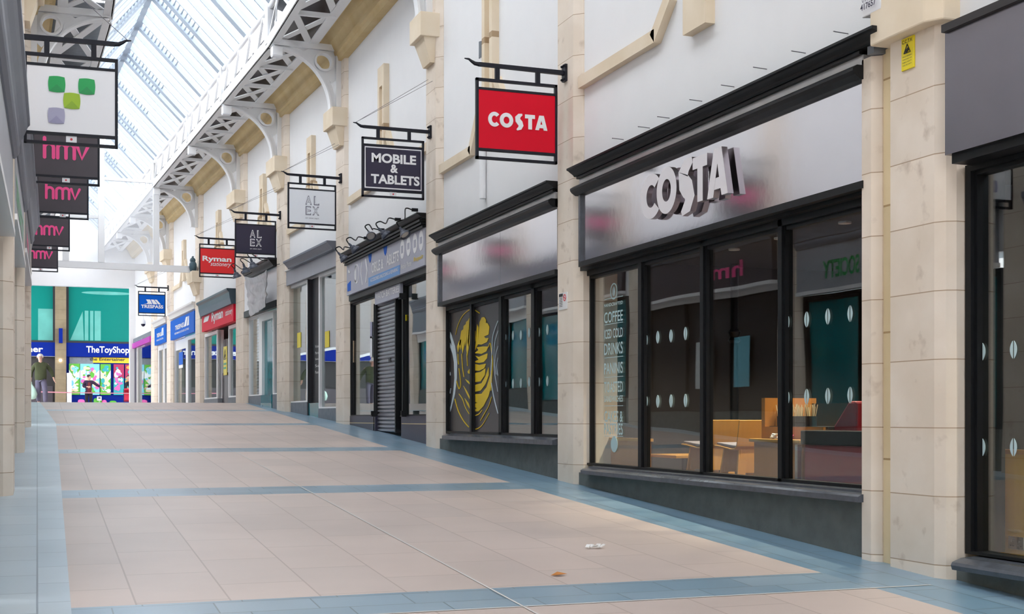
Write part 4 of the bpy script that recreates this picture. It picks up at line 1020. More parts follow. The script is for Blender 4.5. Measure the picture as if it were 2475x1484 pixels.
# ------------------------------------------------------------------ roller shutter shop
x0 = STN['P2'][0] * 0 + NA(846, 900, .13)[0]; x1 = STN['P2'][0] - .088
zl = zmean(NA, [(850, 1005), (1026, 1005)], .16); zhead = zmean(NA, [(850, 731), (1026, 662)], .16)
zfb = zmean(NA, [(840, 714), (1028, 640)], .0); zft = zmean(NA, [(838, 637), (1028, 543)], -.02); zc = zmean(NA, [(824, 613), (1027, 501)], -.15)
t = thing('shopfront', 'phone and tablet repair shopfront with a lowered grey roller shutter', 'shopfront', MN, ((x0 + x1) / 2, .1, fl(MN, x0)))
xl = NA(837, 680, .0)[0]; xr = x1 + .02
crown(t, NA(823, 613, -.15)[0], STN['P2'][0] - .01, zc, out=.15)
for k, zz in enumerate((.09, .135, .18)): MB().box(xl, xr, -.09 + .025 * k, .1, zc - zz - .035, zc - zz).build('cornice_step', 'black', t)
MB().box(xl, xr, .03, .1, zft - .02, zc - .08).build('frieze_board', 'black', t)
bs = [NA(p, 650, .0)[0] for p in (838, 890.5, 967)] + [xr]
pans = [MB().box(bs[i] + .004, bs[i + 1] - .004, .0, .1, zfb, zft).build('fascia_panel', 'blue_grey_board', t) for i in range(3)]
h_ = zft - zfb
q = MB(); L = bs[1] - bs[0]
q.ring((bs[0] + L * .48, zfb + h_ * .55), h_ * .25, h_ * .30, -.005, 0).box(bs[0] + L * .40, bs[0] + L * .46, -.005, 0, zfb + h_ * .3, zfb + h_ * .85).stroke([(bs[0] + L * .72, zfb + h_ * .85), (bs[0] + L * .68, zfb + h_ * .5), (bs[0] + L * .74, zfb + h_ * .15)], .035, -.005, 0).stroke([(bs[0] + L * .88, zfb + h_ * .85), (bs[0] + L * .95, zfb + h_ * .5), (bs[0] + L * .9, zfb + h_ * .2)], .05, -.005, 0)
q.stroke([(bs[0] + L * .1, zfb + h_ * .75), (bs[0] + L * .16, zfb + h_ * .7)], .05, -.005, 0); q.build('printed_shapes', 'white_letter', pans[0])
MB().prism([(bs[0] + L * .05, zfb + h_ * .12), (bs[0] + L * .2, zfb + h_ * .12), (bs[0] + L * .2, zfb + h_ * .42), (bs[0] + L * .05, zfb + h_ * .35)], -.006, 0).build('printed_blue_patch', 'blue', pans[0])
L = bs[2] - bs[1]
word(word(MB(), 'OBILE &', bs[1] + L * .12, bs[1] + L * .50, zfb + h_ * .36, zfb + h_ * .66, -.005, .02), 'ABLETS', bs[1] + L * .60, bs[1] + L * .97, zfb + h_ * .38, zfb + h_ * .68, -.005, .02).build('lettering', 'white_letter', pans[1])
MB().box(bs[1] + .01, bs[2] - .01, -.004, 0, zfb + h_ * .02, zfb + h_ * .27).build('blue_strip', 'sky_strip', pans[1])
latin(pans[1], [('ACCESSORIES UNLOCKING & REPAIRING', bs[1] + L * .08, bs[1] + L * .95, zfb + h_ * .12, zfb + h_ * .22)], -.007, 'white_letter', 'small_lettering', .01)
for cx_ in (bs[1] + L * .06, bs[1] + L * .56):
    MB().prism([(cx_ - .13, zfb + h_ * .98), (cx_ + .13, zfb + h_ * .98), (cx_ + .07, zfb + h_ * .78), (cx_, zfb + h_ * .70), (cx_ - .07, zfb + h_ * .78)], -.006, 0).build('printed_blue_patch', 'blue', pans[1])
L = bs[3] - bs[2]
q = MB()
for k, u_ in enumerate((.10, .36, .62, .86)): earc(q, bs[2] + L * u_, zfb + h_ * .66, 0.0, 0.0, L * .085, h_ * .26, 0, 360, -.005, 0, 20)
q.build('printed_shapes', 'white_letter', pans[2])
q = MB()
for k, u_ in enumerate((.10, .36, .62, .86)): q.box(bs[2] + L * (u_ - .04), bs[2] + L * (u_ + .04), -.008, -.005, zfb + h_ * (.55 + .03 * (k % 2)), zfb + h_ * .75)
q.build('printed_icons', 'blue_grey_board', pans[2])
latin(pans[2], [('Mobile Phone', bs[2] + L * .06, bs[2] + L * .48, zfb + h_ * .12, zfb + h_ * .27)], -.005, 'white_letter', 'lettering', .01)
latin(pans[2], [('Repair', bs[2] + L * .58, bs[2] + L * .95, zfb + h_ * .16, zfb + h_ * .30)], -.005, 'yellow', 'yellow_lettering', .01)
MB().box(xl, xr, .05, .2, zhead - .02, zfb).build('head_beam', 'black', t)
d0, d1 = NA(908, 900, .13)[0], NA(971, 900, .13)[0]
windows(t, x0, d0, zl, zhead, [], .13, fw=.06, glass='glass_refl')
windows(t, d1, x1 + .02, zl, zhead, [], .13, fw=.06, glass='glass_refl')
for xa, xb in ((x0, d0), (d1, x1)): riser(t, MN, xa, xb, zl, 'navy', .12, .3)
for xa, xb in ((x0, d0), (d1, x1)): MB().box(xa + .04, xb - .04, .116, .124, zl - .14, zl - .125).build('worn_gilt_line', 'straw', t)
s0, s1 = NA(914, 900, .2)[0], NA(966, 900, .2)[0]
zs1 = zmean(NA, [(916, 735), (964, 718)], .2)
zs0 = fl(MN, s0) - .02
sh = MB(); n = 34
pr = []
for k in range(n):
    za = zs1 - (zs1 - zs0) * k / n; zb = zs1 - (zs1 - zs0) * (k + 1) / n
    pr += [(.20, za), (.165, za * .75 + zb * .25), (.165, za * .35 + zb * .65), (.195, za * .08 + zb * .92)]
sh.prism_a(pr + [(.23, zs0), (.23, zs1)], s0, s1).build('roller_shutter', 'shutter', t)
for xx in (s0, s1): MB().box(xx - .03, xx + .03, .12, .26, zs0, zs1).build('shutter_guide', 'black', t)
lk = NA(942, 870, .16); MB().box(lk[0] - .07, lk[0] + .07, .155, .17, lk[1] - .035, lk[1] + .035).build('lock_plate', 'ink', t)
hx0, hx1 = NA(906, 715, .08)[0], NA(967, 700, .08)[0]; hz0, hz1 = zmean(NA, [(908, 738), (966, 715)], .08), zmean(NA, [(908, 699), (966, 677)], .08)
hb = MB().box(hx0, hx1, .08, .13, hz0, hz1).build('door_sign', 'blue_grey_board', t)
latin(hb, [('WATCH BATTERIES', hx0 + .06, hx1 - .06, hz0 + .08, hz1 - .08)], .076, 'white_letter', 'lettering', .015)
for (px, py) in ((906, 1000), (979, 1000), (975, 716)):
    a_, z_ = NA(px, py, .1); MB().box(a_ - .015, a_ + .015, .03, .13, z_ - .05, z_ + .05).box(a_ - .06, a_ + .06, .03, .05, z_ - .05, z_ - .03).build('shutter_bracket', 'black', t)
o = None
for (px, py, w, h, m_, lab) in ((854, 850, .12, .42, 'p_cream', 'cream leaflet stuck low in the left pane beside the roller shutter'), (898, 798, .14, .30, 'lilac', 'lilac leaflet in the left pane beside the roller shutter'), (979, 769, .22, .10, 'yellow_sign', 'yellow paper strip in the pane right of the roller shutter'), (898, 838, .16, .38, 'panel_pale', 'pale leaflet below the lilac one beside the roller shutter')):
    a_, z_ = NA(px, py, .18); o = MB().box(a_ - w / 2, a_ + w / 2, .170, .176, z_ - h / 2, z_ + h / 2).build('leaflet', m_, base=(a_, .17, z_), M=MN); tag(o, lab, 'leaflet')
room(MN, x0 - .1, x1 + .1, .30, 2.5, zl - .2, zhead + .1, 'inside_pale', 'inside_warm')
# ------------------------------------------------------------------ empty white framed shop
yF = .13
x0 = FA(699, 900, yF)[0]; x1 = STN['P3'][0] - .088
zc = zmean(FA, [(684, 634), (808, 570)], -.18); zft = zmean(FA, [(697, 651), (808, 602)], .03); zfb = zmean(FA, [(698, 688), (808, 645)], .03)
t = thing('shopfront', 'empty shopfront with grey fascia, white frames and a black door slot', 'shopfront', MF, ((x0 + x1) / 2, .1, fl(MF, x0)))
crown(t, FA(684, 634, -.18)[0], x1 + .05, zc, 'cornice_l', .17, out=.18)
MB().box(x0, x1, .0, .1, zft - .0, zc - .16).build('frieze_board', 'cornice_w', t)
MB().box(x0 - .03, x1, .03, .12, zfb, zft).build('fascia_panel', 'fascia_grey', t)
zh = zmean(FA, [(702, 690), (806, 650)], yF)
w0, w1, w2 = FA(743, 900, yF)[0], FA(770, 900, yF)[0], 0
za = zmean(FA, [(720, 972)], yF); zb = zmean(FA, [(790, 988)], yF)
za = zb = (za + zb) / 2
windows(t, x0, w0, zmean(FA, [(703, 975), (741, 970)], yF), zh, [], yF, 'white_frame', fw=.09, glass='glass_refl')
windows(t, w1, x1, zmean(FA, [(775, 986), (806, 988)], yF), zh, [], yF, 'white_frame', fw=.09, glass='glass_refl')
MB().box(x0, x1, .10, .25, zh, zfb).build('head_rail', 'white_frame', t)
MB().box(w0, w1, .22, .30, fl(MF, w0) - .1, zh).build('black_door_panel', 'ink', t)
MB().box(w0, w0 + .04, .13, .3, fl(MF, w0) - .1, zh).build('door_jamb', 'ink', t)
q = MB()
for k, s_ in enumerate(('We have moved', 'Mon to Fri', 'Saturday', 'Sun', 'Please call in')): word(q, s_, w0 + .35, w1 - .05 - .1 * (k % 2), zb + 1.25 - .14 * k, zb + 1.31 - .14 * k, .215)
q.build('door_lettering', 'paper', t)
for xa, xb in ((x0, w0), (w1, x1)): riser(t, MF, xa, xb, (zmean(FA, [(703, 975), (741, 970)], yF) if xa == x0 else zmean(FA, [(775, 986), (806, 988)], yF)) , 'riser_grey', .12, .3)
MB().box(w0, w1, .15, .22, fl(MF, w0) - .1, zb + .05).build('door_kick_panel', 'teal_dark', t)
for px, py, m_, lab in ((724, 822, 'yellow_sign', 'yellow notice in the left pane of the empty white framed shop'), (792, 820, 'yellow_sign', 'yellow notice in the right pane of the empty white framed shop')):
    a_, z_ = FA(px, py, .19); o = MB().box(a_ - .17, a_ + .17, .175, .18, z_ - .17, z_ + .17).build('window_notice', m_, base=(a_, .18, z_), M=MF); tag(o, lab, 'notice')
room(MF, x0 - .1, x1 + .1, .31, 3.5, za - .2, zh + .1, 'inside', 'inside_warm')

# ------------------------------------------------------------------ shop with the crumpled banner
x0 = STN['P5'][1] + .09; x1 = STN['P4'][0] - .088
zft = zmean(FA, [(585, 684), (668, 648)], .02); zfb = zmean(FA, [(591, 752), (668, 727)], .02)
t = thing('shopfront', 'white shopfront half hidden by the crumpled grey banner, dark doorway below', 'shopfront', MF, ((x0 + x1) / 2, .1, fl(MF, x0)))
xl = FA(591, 700, .02)[0]
crown(t, FA(582, 684, -.2)[0], x1 + .02, zft + .22, 'black', .2, out=.2)
MB().box(xl, x1, .02, .1, zfb, zft + .03).build('fascia_panel', 'panel_white', t)
MB().box(xl, x1, .0, .12, zfb - .16, zfb).build('fascia_bottom_bar', 'black', t)
zs = zmean(FA, [(606, 957), (664, 953)], yF); zh = zfb - .16
d0, d1 = FA(633, 900, yF)[0], FA(659, 900, yF)[0]
zh2 = zmean(FA, [(620, 757)], yF)
windows(t, x0, d0 - .28, zs, zh, [], yF, 'white_frame', fw=.08)
windows(t, d1, x1, zs, zh, [], yF, 'white_frame', fw=.07)
MB().box(d0 - .28, d0, yF, .26, zs, zh).build('wide_mullion', 'white_frame', t)
MB().box(d0, d1, yF, .26, zh - .2, zh).build('door_head', 'white_frame', t)
dd = MB().box(d0, d1, .20, .24, zs, zh - .2).build('door_leaf', 'teal_dark', t)
q = MB()
for k in range(26): q.prism_a([(.30, zs + .06 + k * .085), (.33, zs + .12 + k * .085), (.34, zs + .12 + k * .085), (.31, zs + .06 + k * .085)], x0 + .08, d0 - .3)
q.build('window_blind', 'panel_white', t)
riser(t, MF, x0, x1, zs, 'riser_grey', .12, .3)
MB().box(d0, d1, .10, .125, fl(MF, d0) - .1, zs).build('door_step_panel', 'teal_dark', t)
room(MF, x0 - .05, x1 + .05, .36, 3, zs - .2, zh, 'inside', 'inside_warm')
# banner
cnr = [FA(591, 668, -.30), FA(645, 652, -.30), FA(642, 742, -.16), FA(604, 765, -.16)]
n, m = 16, 20; vs_ = []; fs = []
for lay in (0, 1):
    for j in range(m + 1):
        for i in range(n + 1):
            u_, v_ = i / n, j / m
            x = (cnr[0][0] * (1 - u_) + cnr[1][0] * u_) * (1 - v_) + (cnr[3][0] * (1 - u_) + cnr[2][0] * u_) * v_
            z = (cnr[0][1] * (1 - u_) + cnr[1][1] * u_) * (1 - v_) + (cnr[3][1] * (1 - u_) + cnr[2][1] * u_) * v_
            sag = .10 * math.sin(PI * u_) * (1 - v_); cr_ = noise.noise(Vector((u_ * 4, v_ * 5, 3.1))) * .045 + noise.noise(Vector((u_ * 9, v_ * 8, 7.7))) * .035
            y = -.30 + .14 * v_ + cr_ + lay * .012
            vs_.append((x, y, z - sag))
    o0 = lay * (n + 1) * (m + 1)
    for j in range(m):
        for i in range(n):
            a = o0 + j * (n + 1) + i; fs.append((a, a + 1, a + n + 2, a + n + 1))
t = thing('hanging_banner', 'crumpled grey plastic banner drooping across the white shop fascia', 'banner', MF, ((cnr[0][0] + cnr[1][0]) / 2, -.2, cnr[3][1]))
bn = MB().add(vs_, fs).build('sheet', 'foil', t, smooth=60)
for c_ in cnr[:2]: MB().tube([(c_[0], -.30, c_[1]), (c_[0] + .02, -.1, c_[1] + .12), (c_[0] + .02, .05, c_[1] + .16)], .008, 6).build('tie', 'black', t)

# ------------------------------------------------------------------ red stationery shop
x0 = STN['P6'][1] + .09; x1 = STN['P5'][0] - .088
zft = zmean(FA, [(490, 754), (569, 714)], -.05); zfb = zmean(FA, [(489, 804), (569, 772)], -.05); zc = zmean(FA, [(477, 736), (569, 684)], -.2)
t = thing('shopfront', 'red stationery shopfront with white lettering under a dark teal cornice', 'shopfront', MF, ((x0 + x1) / 2, .1, fl(MF, x0)))
MB().prism_a([(.1, zc), (-.24, zc), (-.24, zc - .05), (-.18, zc - .1), (-.16, zc - .25), (-.12, zc - .42), (.1, zc - .42)], FA(477, 736, -.2)[0], x1 + .05).build('cornice', 'cornice_t', t)
MB().box(x0, x1, .0, .1, zft, zc - .42).build('frieze_board', 'black', t)
xl = FA(488, 780, -.05)[0]
fpn = MB().box(xl, x1, -.05, .1, zfb, zft).build('fascia_panel', 'ry_fascia', t)
h_ = zft - zfb; L = x1 - xl
MB().prism([(xl + L * .06, zfb + h_ * .42), (xl + L * .22, zfb + h_ * .42), (xl + L * .26, zfb + h_ * .66), (xl + L * .10, zfb + h_ * .66)], -.056, -.05).build('white_bar', 'white_letter', fpn)
word(word(MB(), 'Ryman', xl + L * .34, xl + L * .70, zfb + h_ * .18, zfb + h_ * .74, -.056, .03), 'stationery', xl + L * .77, xl + L * .97, zfb + h_ * .25, zfb + h_ * .58, -.056, .005, .25).build('lettering', 'white_letter', fpn)
zh = zfb - .03; zs = zmean(FA, [(500, 964), (566, 961)], yF)
d0, d1 = FA(527, 900, yF)[0], FA(552, 900, yF)[0]
windows(t, x0, d0, zs, zh, [], yF, 'white_frame', fw=.12, glass='glass_refl')
windows(t, d1, x1, zs, zh, [], yF, 'white_frame', fw=.12, glass='glass_refl')
MB().box(d0 - .15, d0, yF - .02, .3, zs, zh).build('door_post', 'white_frame', t)
MB().box(d0, d1, .28, .31, zs - .2, zh - .3).build('glass_pane', 'glass', t)
MB().box(d0, d1, .26, .33, zs - .2, zs + .75).build('door_lower_panel', 'charcoal', t)
riser(t, MF, x0, d0, zs, 'riser_grey', .12, .3); riser(t, MF, d1, x1, zs, 'riser_grey', .12, .3)
room(MF, x0 - .05, x1 + .05, .36, 4, zs - .2, zh + .1, 'inside_warm', 'inside_warm')
a_, z_ = FA(544, 872, .2)
t2 = thing('warning_notice', 'yellow warning notice with a black triangle hanging in the stationery shop doorway', 'notice', MF, (a_, .2, z_))
MB().box(a_ - .26, a_ + .26, .20, .215, z_ - .42, z_ + .42).build('board', 'yellow_sign', t2)
MB().stroke([(a_ - .16, z_ + .05), (a_, z_ + .32), (a_ + .16, z_ + .05), (a_ - .16, z_ + .05)], .035, .195, .20).stroke([(a_ - .06, z_ + .1), (a_ + .05, z_ + .18)], .04, .195, .20).build('warning_triangle', 'ink', t2)
MB().box(a_ - .2, a_ + .2, .195, .20, z_ - .12, z_ - .06).box(a_ - .2, a_ + .15, .195, .20, z_ - .24, z_ - .18).build('printed_lines', 'green', t2)
MB().tube([(a_, .208, z_ + .42), (a_, .208, zh - .3)], .006, 5).build('cord', 'wire', t2)

# ------------------------------------------------------------------ two blue outdoor shops and the far grey one
def blue_shop(pl, pr, p0, p1, tl, bl, tr, br, label, door, small):
    x0 = STN[p0][1] + .09; x1 = STN[p1][0] - .088
    zft = zmean(FA, [tl, tr], -.02); zfb = zmean(FA, [bl, br], -.02)
    t = thing('shopfront', label, 'shopfront', MF, ((x0 + x1) / 2, .1, fl(MF, x0)))
    MB().prism_a([(.1, zft + .28), (-.12, zft + .28), (-.12, zft + .22), (-.06, zft + .18), (-.04, zft + .06), (.1, zft + .04)], x0 - .1, x1 + .1).build('cornice', 'cornice_w', t)
    xl = FA(pl, 800, -.02)[0]
    f_ = MB().box(xl, x1, -.02, .1, zfb, zft).build('fascia_panel', 'blue', t)
    h_ = zft - zfb; L = x1 - xl
    q = word(MB(), 'TRESPASS', xl + L * .22, xl + L * .60, zfb + h_ * .42, zfb + h_ * .66, -.026, .03)
    q.prism([(xl + L * .60, zfb + h_ * .42), (xl + L * .68, zfb + h_ * .42), (xl + L * .76, zfb + h_ * .86), (xl + L * .68, zfb + h_ * .86)], -.026, -.02).prism([(xl + L * .71, zfb + h_ * .42), (xl + L * .80, zfb + h_ * .42), (xl + L * .80, zfb + h_ * .86), (xl + L * .78, zfb + h_ * .86)], -.026, -.02)
    q.build('lettering', 'white_letter', f_)
    latin(f_, [('PERFORMANCE OUTDOOR CLOTHING', xl + L * .2, xl + L * .80, zfb + h_ * .20, zfb + h_ * .30)], -.026, 'white_letter', 'small_lettering', .01)
    zs = fz(40) + .05; zh = zfb - .02
    if door:
        d0, d1 = FA(422, 900, yF)[0], FA(449, 900, yF)[0]
        MB().box(x0, d0, yF, .26, zs, zh).box(d1, d1 + .3, yF, .26, zs, zh).build('white_frame_post', 'white_frame', t)
        dl = MB().box(d0, d1, .20, .24, zs, zh - .35).build('glass_pane', 'glass_refl', t)
        MB().box(d0, d1, .18, .26, zh - .35, zh).build('door_head', 'white_frame', t)
        windows(t, d1 + .3, x1, zs, zh, [], yF, 'white_frame', fw=.16, glass='glass_refl')
        a_, z_ = FA(437, 880, .19)
        MB().box(a_ - .45, a_ + .45, .19, .195, z_ - .02, z_ + .42).build('blue_door_sticker', 'blue', dl)
        MB().box(a_ - .45, a_ + .45, .19, .195, z_ - .14, z_ - .03).build('white_door_sticker', 'paper', dl)
    else:
        m_ = [(FA(394, 900, yF)[0], FA(396.5, 900, yF)[0])]
        windows(t, x0, x1, zs, zh, m_, yF, 'white_frame', fw=.22, glass='glass_refl')
    room(MF, x0 - .05, x1 + .05, .36, 3, zs - .04, zh + .05, 'inside_pale' if door else 'inside_warm', 'inside_warm')
blue_shop(412, 472, 'P7', 'P6', (413, 777), (413, 822), (472, 749), (472, 801), 'blue fronted outdoor clothing shop, the wider unit right of the slim pilaster', True, False)
blue_shop(373.5, 403, 'P8', 'P7', (373, 795), (374, 837), (403, 783), (403, 823), 'blue fronted outdoor clothing shop, the narrow unit at the far end', False, True)
x0 = AEND + .1; x1 = STN['P8'][0] - .088
t = thing('shopfront', 'last shopfront on the right with grey fascia and magenta strip', 'shopfront', MF, ((x0 + x1) / 2, .1, fl(MF, x0)))
zft = zmean(FA, [(326, 817), (364, 801)], .0); zfb = zmean(FA, [(326, 841), (364, 826)], .0); zm = zmean(FA, [(326, 833), (364, 818)], .0)
f_ = MB().box(x0, x1, .0, .1, zfb + .22, zft).build('fascia_panel', 'riser_grey', t)
MB().box(x0, x1, -.04, .1, zfb, zfb + .22).build('magenta_strip', 'magenta', t)
latin(f_, [('CARD ZONE', x0 + .6, x0 + 3.4, zfb + .3, zft - .25)], -.005, 'lilac', 'lettering', .02)
zs = fz(40) + .03
MB().box(x0, x0 + .9, .05, .3, zs, zfb).build('dark_end_post', 'navy', t)
MB().box(x0 + .9, x0 + 1.2, .06, .25, zs, zfb).build('cream_post', 'cornice_w', t)
MB().box(x0 + 1.2, x1, .12, .13, zs, zfb).build('glass_pane', 'glass_refl', t)
room(MF, x0, x1 + .05, .36, 3, zs - .02, zfb, 'inside', 'inside_warm')

# ================================================================== HANGING SIGNS
def sign(M, a, zb, side, label, draw, panel='panel_white', border=None, wd=(.11, 1.07), sc=1.0, wires=None, plate=True, group='hanging shop signs', tip=1.17):
    S = M @ Tr(a, 0, zb) @ Rz(PI / 2 if side < 0 else -PI / 2)
    t = thing('hanging_sign', label, 'sign', S, (0, 0, 0), group)
    sx = side
    X = lambda d: sx * d * sc
    tp = tip
    q = MB()
    q.add([(X(0), -.02, .0), (X(0), .02, .0), (X(0), .02, .05), (X(0), -.02, .05), (X(tp - .13), -.02, .012), (X(tp - .13), .02, .012), (X(tp - .13), .02, .052), (X(tp - .13), -.02, .052)],
          [(0, 1, 2, 3), (4, 7, 6, 5), (0, 4, 5, 1), (1, 5, 6, 2), (2, 6, 7, 3), (3, 7, 4, 0)])
    q.tube([(X(tp - .14), 0, .032), (X(tp - .09), 0, .036), (X(tp - .05), 0, .058), (X(tp - .02), 0, .078), (X(tp + .03), 0, .082)], [.024, .022, .016, .012, .006], 8)
    q.build('bracket_arm', 'iron', t)
    MB().box(X(0), X(.03), -.05, .05, -.07, .12).build('wall_plate', 'iron', t)
    q = MB()
    for z_ in (-.05, .10):
        q.ball((X(.04), -.03, z_), .014, n=8, m=6).ball((X(.04), .03, z_), .014, n=8, m=6)
    q.build('bolts', 'iron', t)
    a0, a1 = wd
    H = .89 * sc; zt = -.12
    w_ = a1 - a0
    for d in (.24, .74): MB().box(X(a0 + w_ * d - .025), X(a0 + w_ * d + .025), -.018, .018, zt, .02).build('hanger', 'iron', t)
    b = .028
    q = MB().box(X(a0), X(a1), -.022, .022, zt - b, zt).box(X(a0), X(a1), -.022, .022, zt - H, zt - H + b).box(X(a0), X(a0 + b), -.022, .022, zt - H, zt).box(X(a1 - b), X(a1), -.022, .022, zt - H, zt)
    zp1, zp0 = zt - H * .145, zt - H * .865
    q.box(X(a0 + b), X(a1 - b), -.022, .022, zp1, zp1 + b).box(X(a0 + b), X(a1 - b), -.022, .022, zp0 - b, zp0)
    q.build('frame', 'iron', t)
    xl, xr = sorted((X(a0 + b), X(a1 - b)))
    p = MB().box(xl, xr, -.018, .018, zp0, zp1).build('panel', panel, t)
    if border: MB().stroke([(xl + .02, zp0 + .02), (xr - .02, zp0 + .02), (xr - .02, zp1 - .02), (xl + .02, zp1 - .02), (xl + .02, zp0 + .02)], .018, -.022, -.018).build('border_line', border, p)
    if plate:
        c = (xl + xr) / 2
        MB().box(c - .05, c + .05, -.012, .012, zt - H + b, zp0 - b).build('fixing_plate', 'panel_white', t)
        MB().lathe([(.012, 0), (.012, .004)], (c, -.012, (zt - H + zp0) / 2), (0, -1, 0), 10).build('fixing_bolt', 'redink', t)
    draw(p, xl, xr, zp0, zp1, -.022)
    if wires:
        for off in (-.03, .05):
            MB().tube([(X(tp), 0, .08), (X(-.02), off * 3, wires + off)], .0035, 5).build('stay_wire', 'wire', t)
    return t
def d_costa(p, x0, x1, z0, z1, y):
    w = x1 - x0; h = z1 - z0; q = MB()
    for ch, a, b, c, d in zip('COSTA', (.12, .27, .465, .60, .735), (.265, .445, .585, .73, .895), (.38, .38, .345, .38, .38), (.635, .635, .635, .635, .635)): fat_letter(q, ch, x0 + w * a, x0 + w * b, z0 + h * c, z0 + h * d, y - .004, y + .004)
    q.build('lettering', 'white_letter', p)
def d_mobile(p, x0, x1, z0, z1, y):
    w = x1 - x0; h = z1 - z0; q = MB()
    for s_, a, b, c, d in (('MOBILE', .13, .89, .62, .84), ('&', .45, .58, .40, .60), ('TABLETS', .12, .95, .13, .35)): word(q, s_, x0 + w * a, x0 + w * b, z0 + h * c, z0 + h * d, y, .035)
    q.build('lettering', 'white_letter', p)
def d_alex(mname):
    def f(p, x0, x1, z0, z1, y):
        w = x1 - x0; h = z1 - z0; q = MB()
        for s_, a, b, c, d in (('A', .35, .49, .55, .83), ('L', .535, .655, .55, .83), ('E', .355, .475, .24, .51), ('X', .50, .655, .24, .51)): word(q, s_, x0 + w * a, x0 + w * b, z0 + h * c, z0 + h * d, y, .03)
        q.build('lettering', mname, p)
        q = MB()
        for s_, a, b, c, d in (('A', .35, .49, .55, .83), ('L', .535, .655, .55, .83), ('E', .355, .475, .24, .51), ('X', .50, .655, .24, .51)):
            dx = w * .02; dz = h * .03
            word(q, s_, x0 + w * a + dx, x0 + w * b - dx, z0 + h * c + dz, z0 + h * d - dz, y - .002, -.012)
        q.build('letter_inlines', 'panel_pale' if mname == 'grey_letter' else 'navy', p)
        latin(p, [('EAT. DRINK. ENJOY.', x0 + w * .355, x0 + w * .655, z0 + h * .12, z0 + h * .165)], y, mname, 'small_lettering', .01)
    return f
def d_ryman(p, x0, x1, z0, z1, y):
    w = x1 - x0; h = z1 - z0
    q = word(MB(), 'Ryman', x0 + w * .06, x0 + w * .91, z0 + h * .42, z0 + h * .70, y, .03)
    word(q, 'stationery', x0 + w * .28, x0 + w * .86, z0 + h * .24, z0 + h * .46, y, .005, .3).build('lettering', 'white_letter', p)
def d_tres(p, x0, x1, z0, z1, y):
    w = x1 - x0; h = z1 - z0
    q = word(MB(), 'TRESPASS', x0 + w * .08, x0 + w * .94, z0 + h * .25, z0 + h * .44, y, .035)
    X = lambda u: x0 + w * u; Z = lambda v: z0 + h * v
    q.prism([(X(.17), Z(.48)), (X(.52), Z(.48)), (X(.43), Z(.74)), (X(.27), Z(.74)), (X(.34), Z(.58)), (X(.30), Z(.51))], y - .003, y).prism([(X(.55), Z(.48)), (X(.72), Z(.48)), (X(.57), Z(.74)), (X(.46), Z(.74))], y - .003, y).prism([(X(.75), Z(.48)), (X(.85), Z(.48)), (X(.69), Z(.74)), (X(.60), Z(.74))], y - .003, y)
    q.build('lettering', 'white_letter', p)
def d_hmv(p, x0, x1, z0, z1, y):
    w = x1 - x0; h = z1 - z0; X = lambda u: x0 + w * u; Z = lambda v: z0 + h * v
    T = w * .056; q = MB(); k = w / h
    def arch(ua, ub, vb, vt):
        r = (ub - ua) / 2 * w; c = X((ua + ub) / 2)
        return [(c - r * math.cos(PI * i / 12), Z(vt) - r + r * math.sin(PI * i / 12)) for i in range(13)] + [(X(ub), Z(vb))]
    q.stroke([(X(.165), Z(.78)), (X(.165), Z(.37))], T, y - .004, y); q.stroke([(X(.165), Z(.50))] + arch(.165, .305, .37, .665), T, y - .004, y)
    q.stroke([(X(.37), Z(.37))] + arch(.37, .50, .37, .665), T, y - .004, y); q.stroke([(X(.50), Z(.50))] + arch(.50, .63, .37, .665), T, y - .004, y)
    q.stroke([(X(.675), Z(.65)), (X(.75), Z(.375)), (X(.845), Z(.65))], T, y - .004, y)
    q.build('lettering', 'pink', p)
def d_squares(p, x0, x1, z0, z1, y):
    w = x1 - x0; h = z1 - z0; s = w * .087
    for cu, cv, ma, mb, rot, nm in ((.335, .735, 'green', 'green2', 1, 'green_square'), (.675, .735, 'green', 'green2', 0, 'green_square'), (.505, .495, 'lime', 'lime2', 0, 'lime_square'), (.33, .25, 'lilac', 'lilac2', 0, 'lilac_square')):
        cx_, cz_ = x0 + w * cu, z0 + h * cv; B = s * .12
        pts = []
        for (xa, za), (xb, zb) in (((-1, -1), (1, -1)), ((1, -1), (1, 1)), ((1, 1), (-1, 1)), ((-1, 1), (-1, -1))):
            for k in range(6):
                u = k / 6; m_ = math.sin(PI * u) * B; px = (xa + (xb - xa) * u) * s; pz = (za + (zb - za) * u) * s
                if xa == xb: px += (1 if xa > 0 else -1) * m_
                else: pz += (1 if za > 0 else -1) * m_
                pts.append((cx_ + px, cz_ + pz))
        o = MB().prism(pts, y - .004, y).build(nm, ma, p)
        tri = [(cx_ + s, cz_ - s), (cx_ + s * 1.0, cz_ + s), (cx_ - s, cz_ - s)] if not rot else [(cx_ - s, cz_ - s), (cx_ + s, cz_ - s), (cx_ - s, cz_ + s)]
        tri2 = [(cx_ - s, cz_ - s), (cx_, cz_), (cx_ + s, cz_ - s)] if not rot else [(cx_ - s, cz_ - s), (cx_ + s, cz_ - s), (cx_, cz_)]
        MB().prism(tri2, y - .006, y - .004).build('folded_shade', mb, o)
sign(MN, -13.6, 3.86, -1, 'red hanging sign with white coffee shop lettering', d_costa, 'red', plate=False)
sign(MN, mid('P2'), 4.30, -1, 'dark purple hanging sign reading mobile and tablets in white', d_mobile, 'navy', 'white_letter', wires=.82)
sign(MF, mid('P3') + .1, 4.68, -1, 'white hanging sign with thin grey outlined letters', d_alex('grey_letter'), 'panel_pale', wires=.75)
sign(MF, mid('P4'), 4.72, -1, 'dark hanging sign with white outlined letters above three black lamps', d_alex('white_letter'), 'navy', wires=.7)
sign(MF, mid('P5'), 4.76, -1, 'red hanging sign of the stationery shop, half behind the dark lettered sign', d_ryman, 'ry_red', wires=.7)
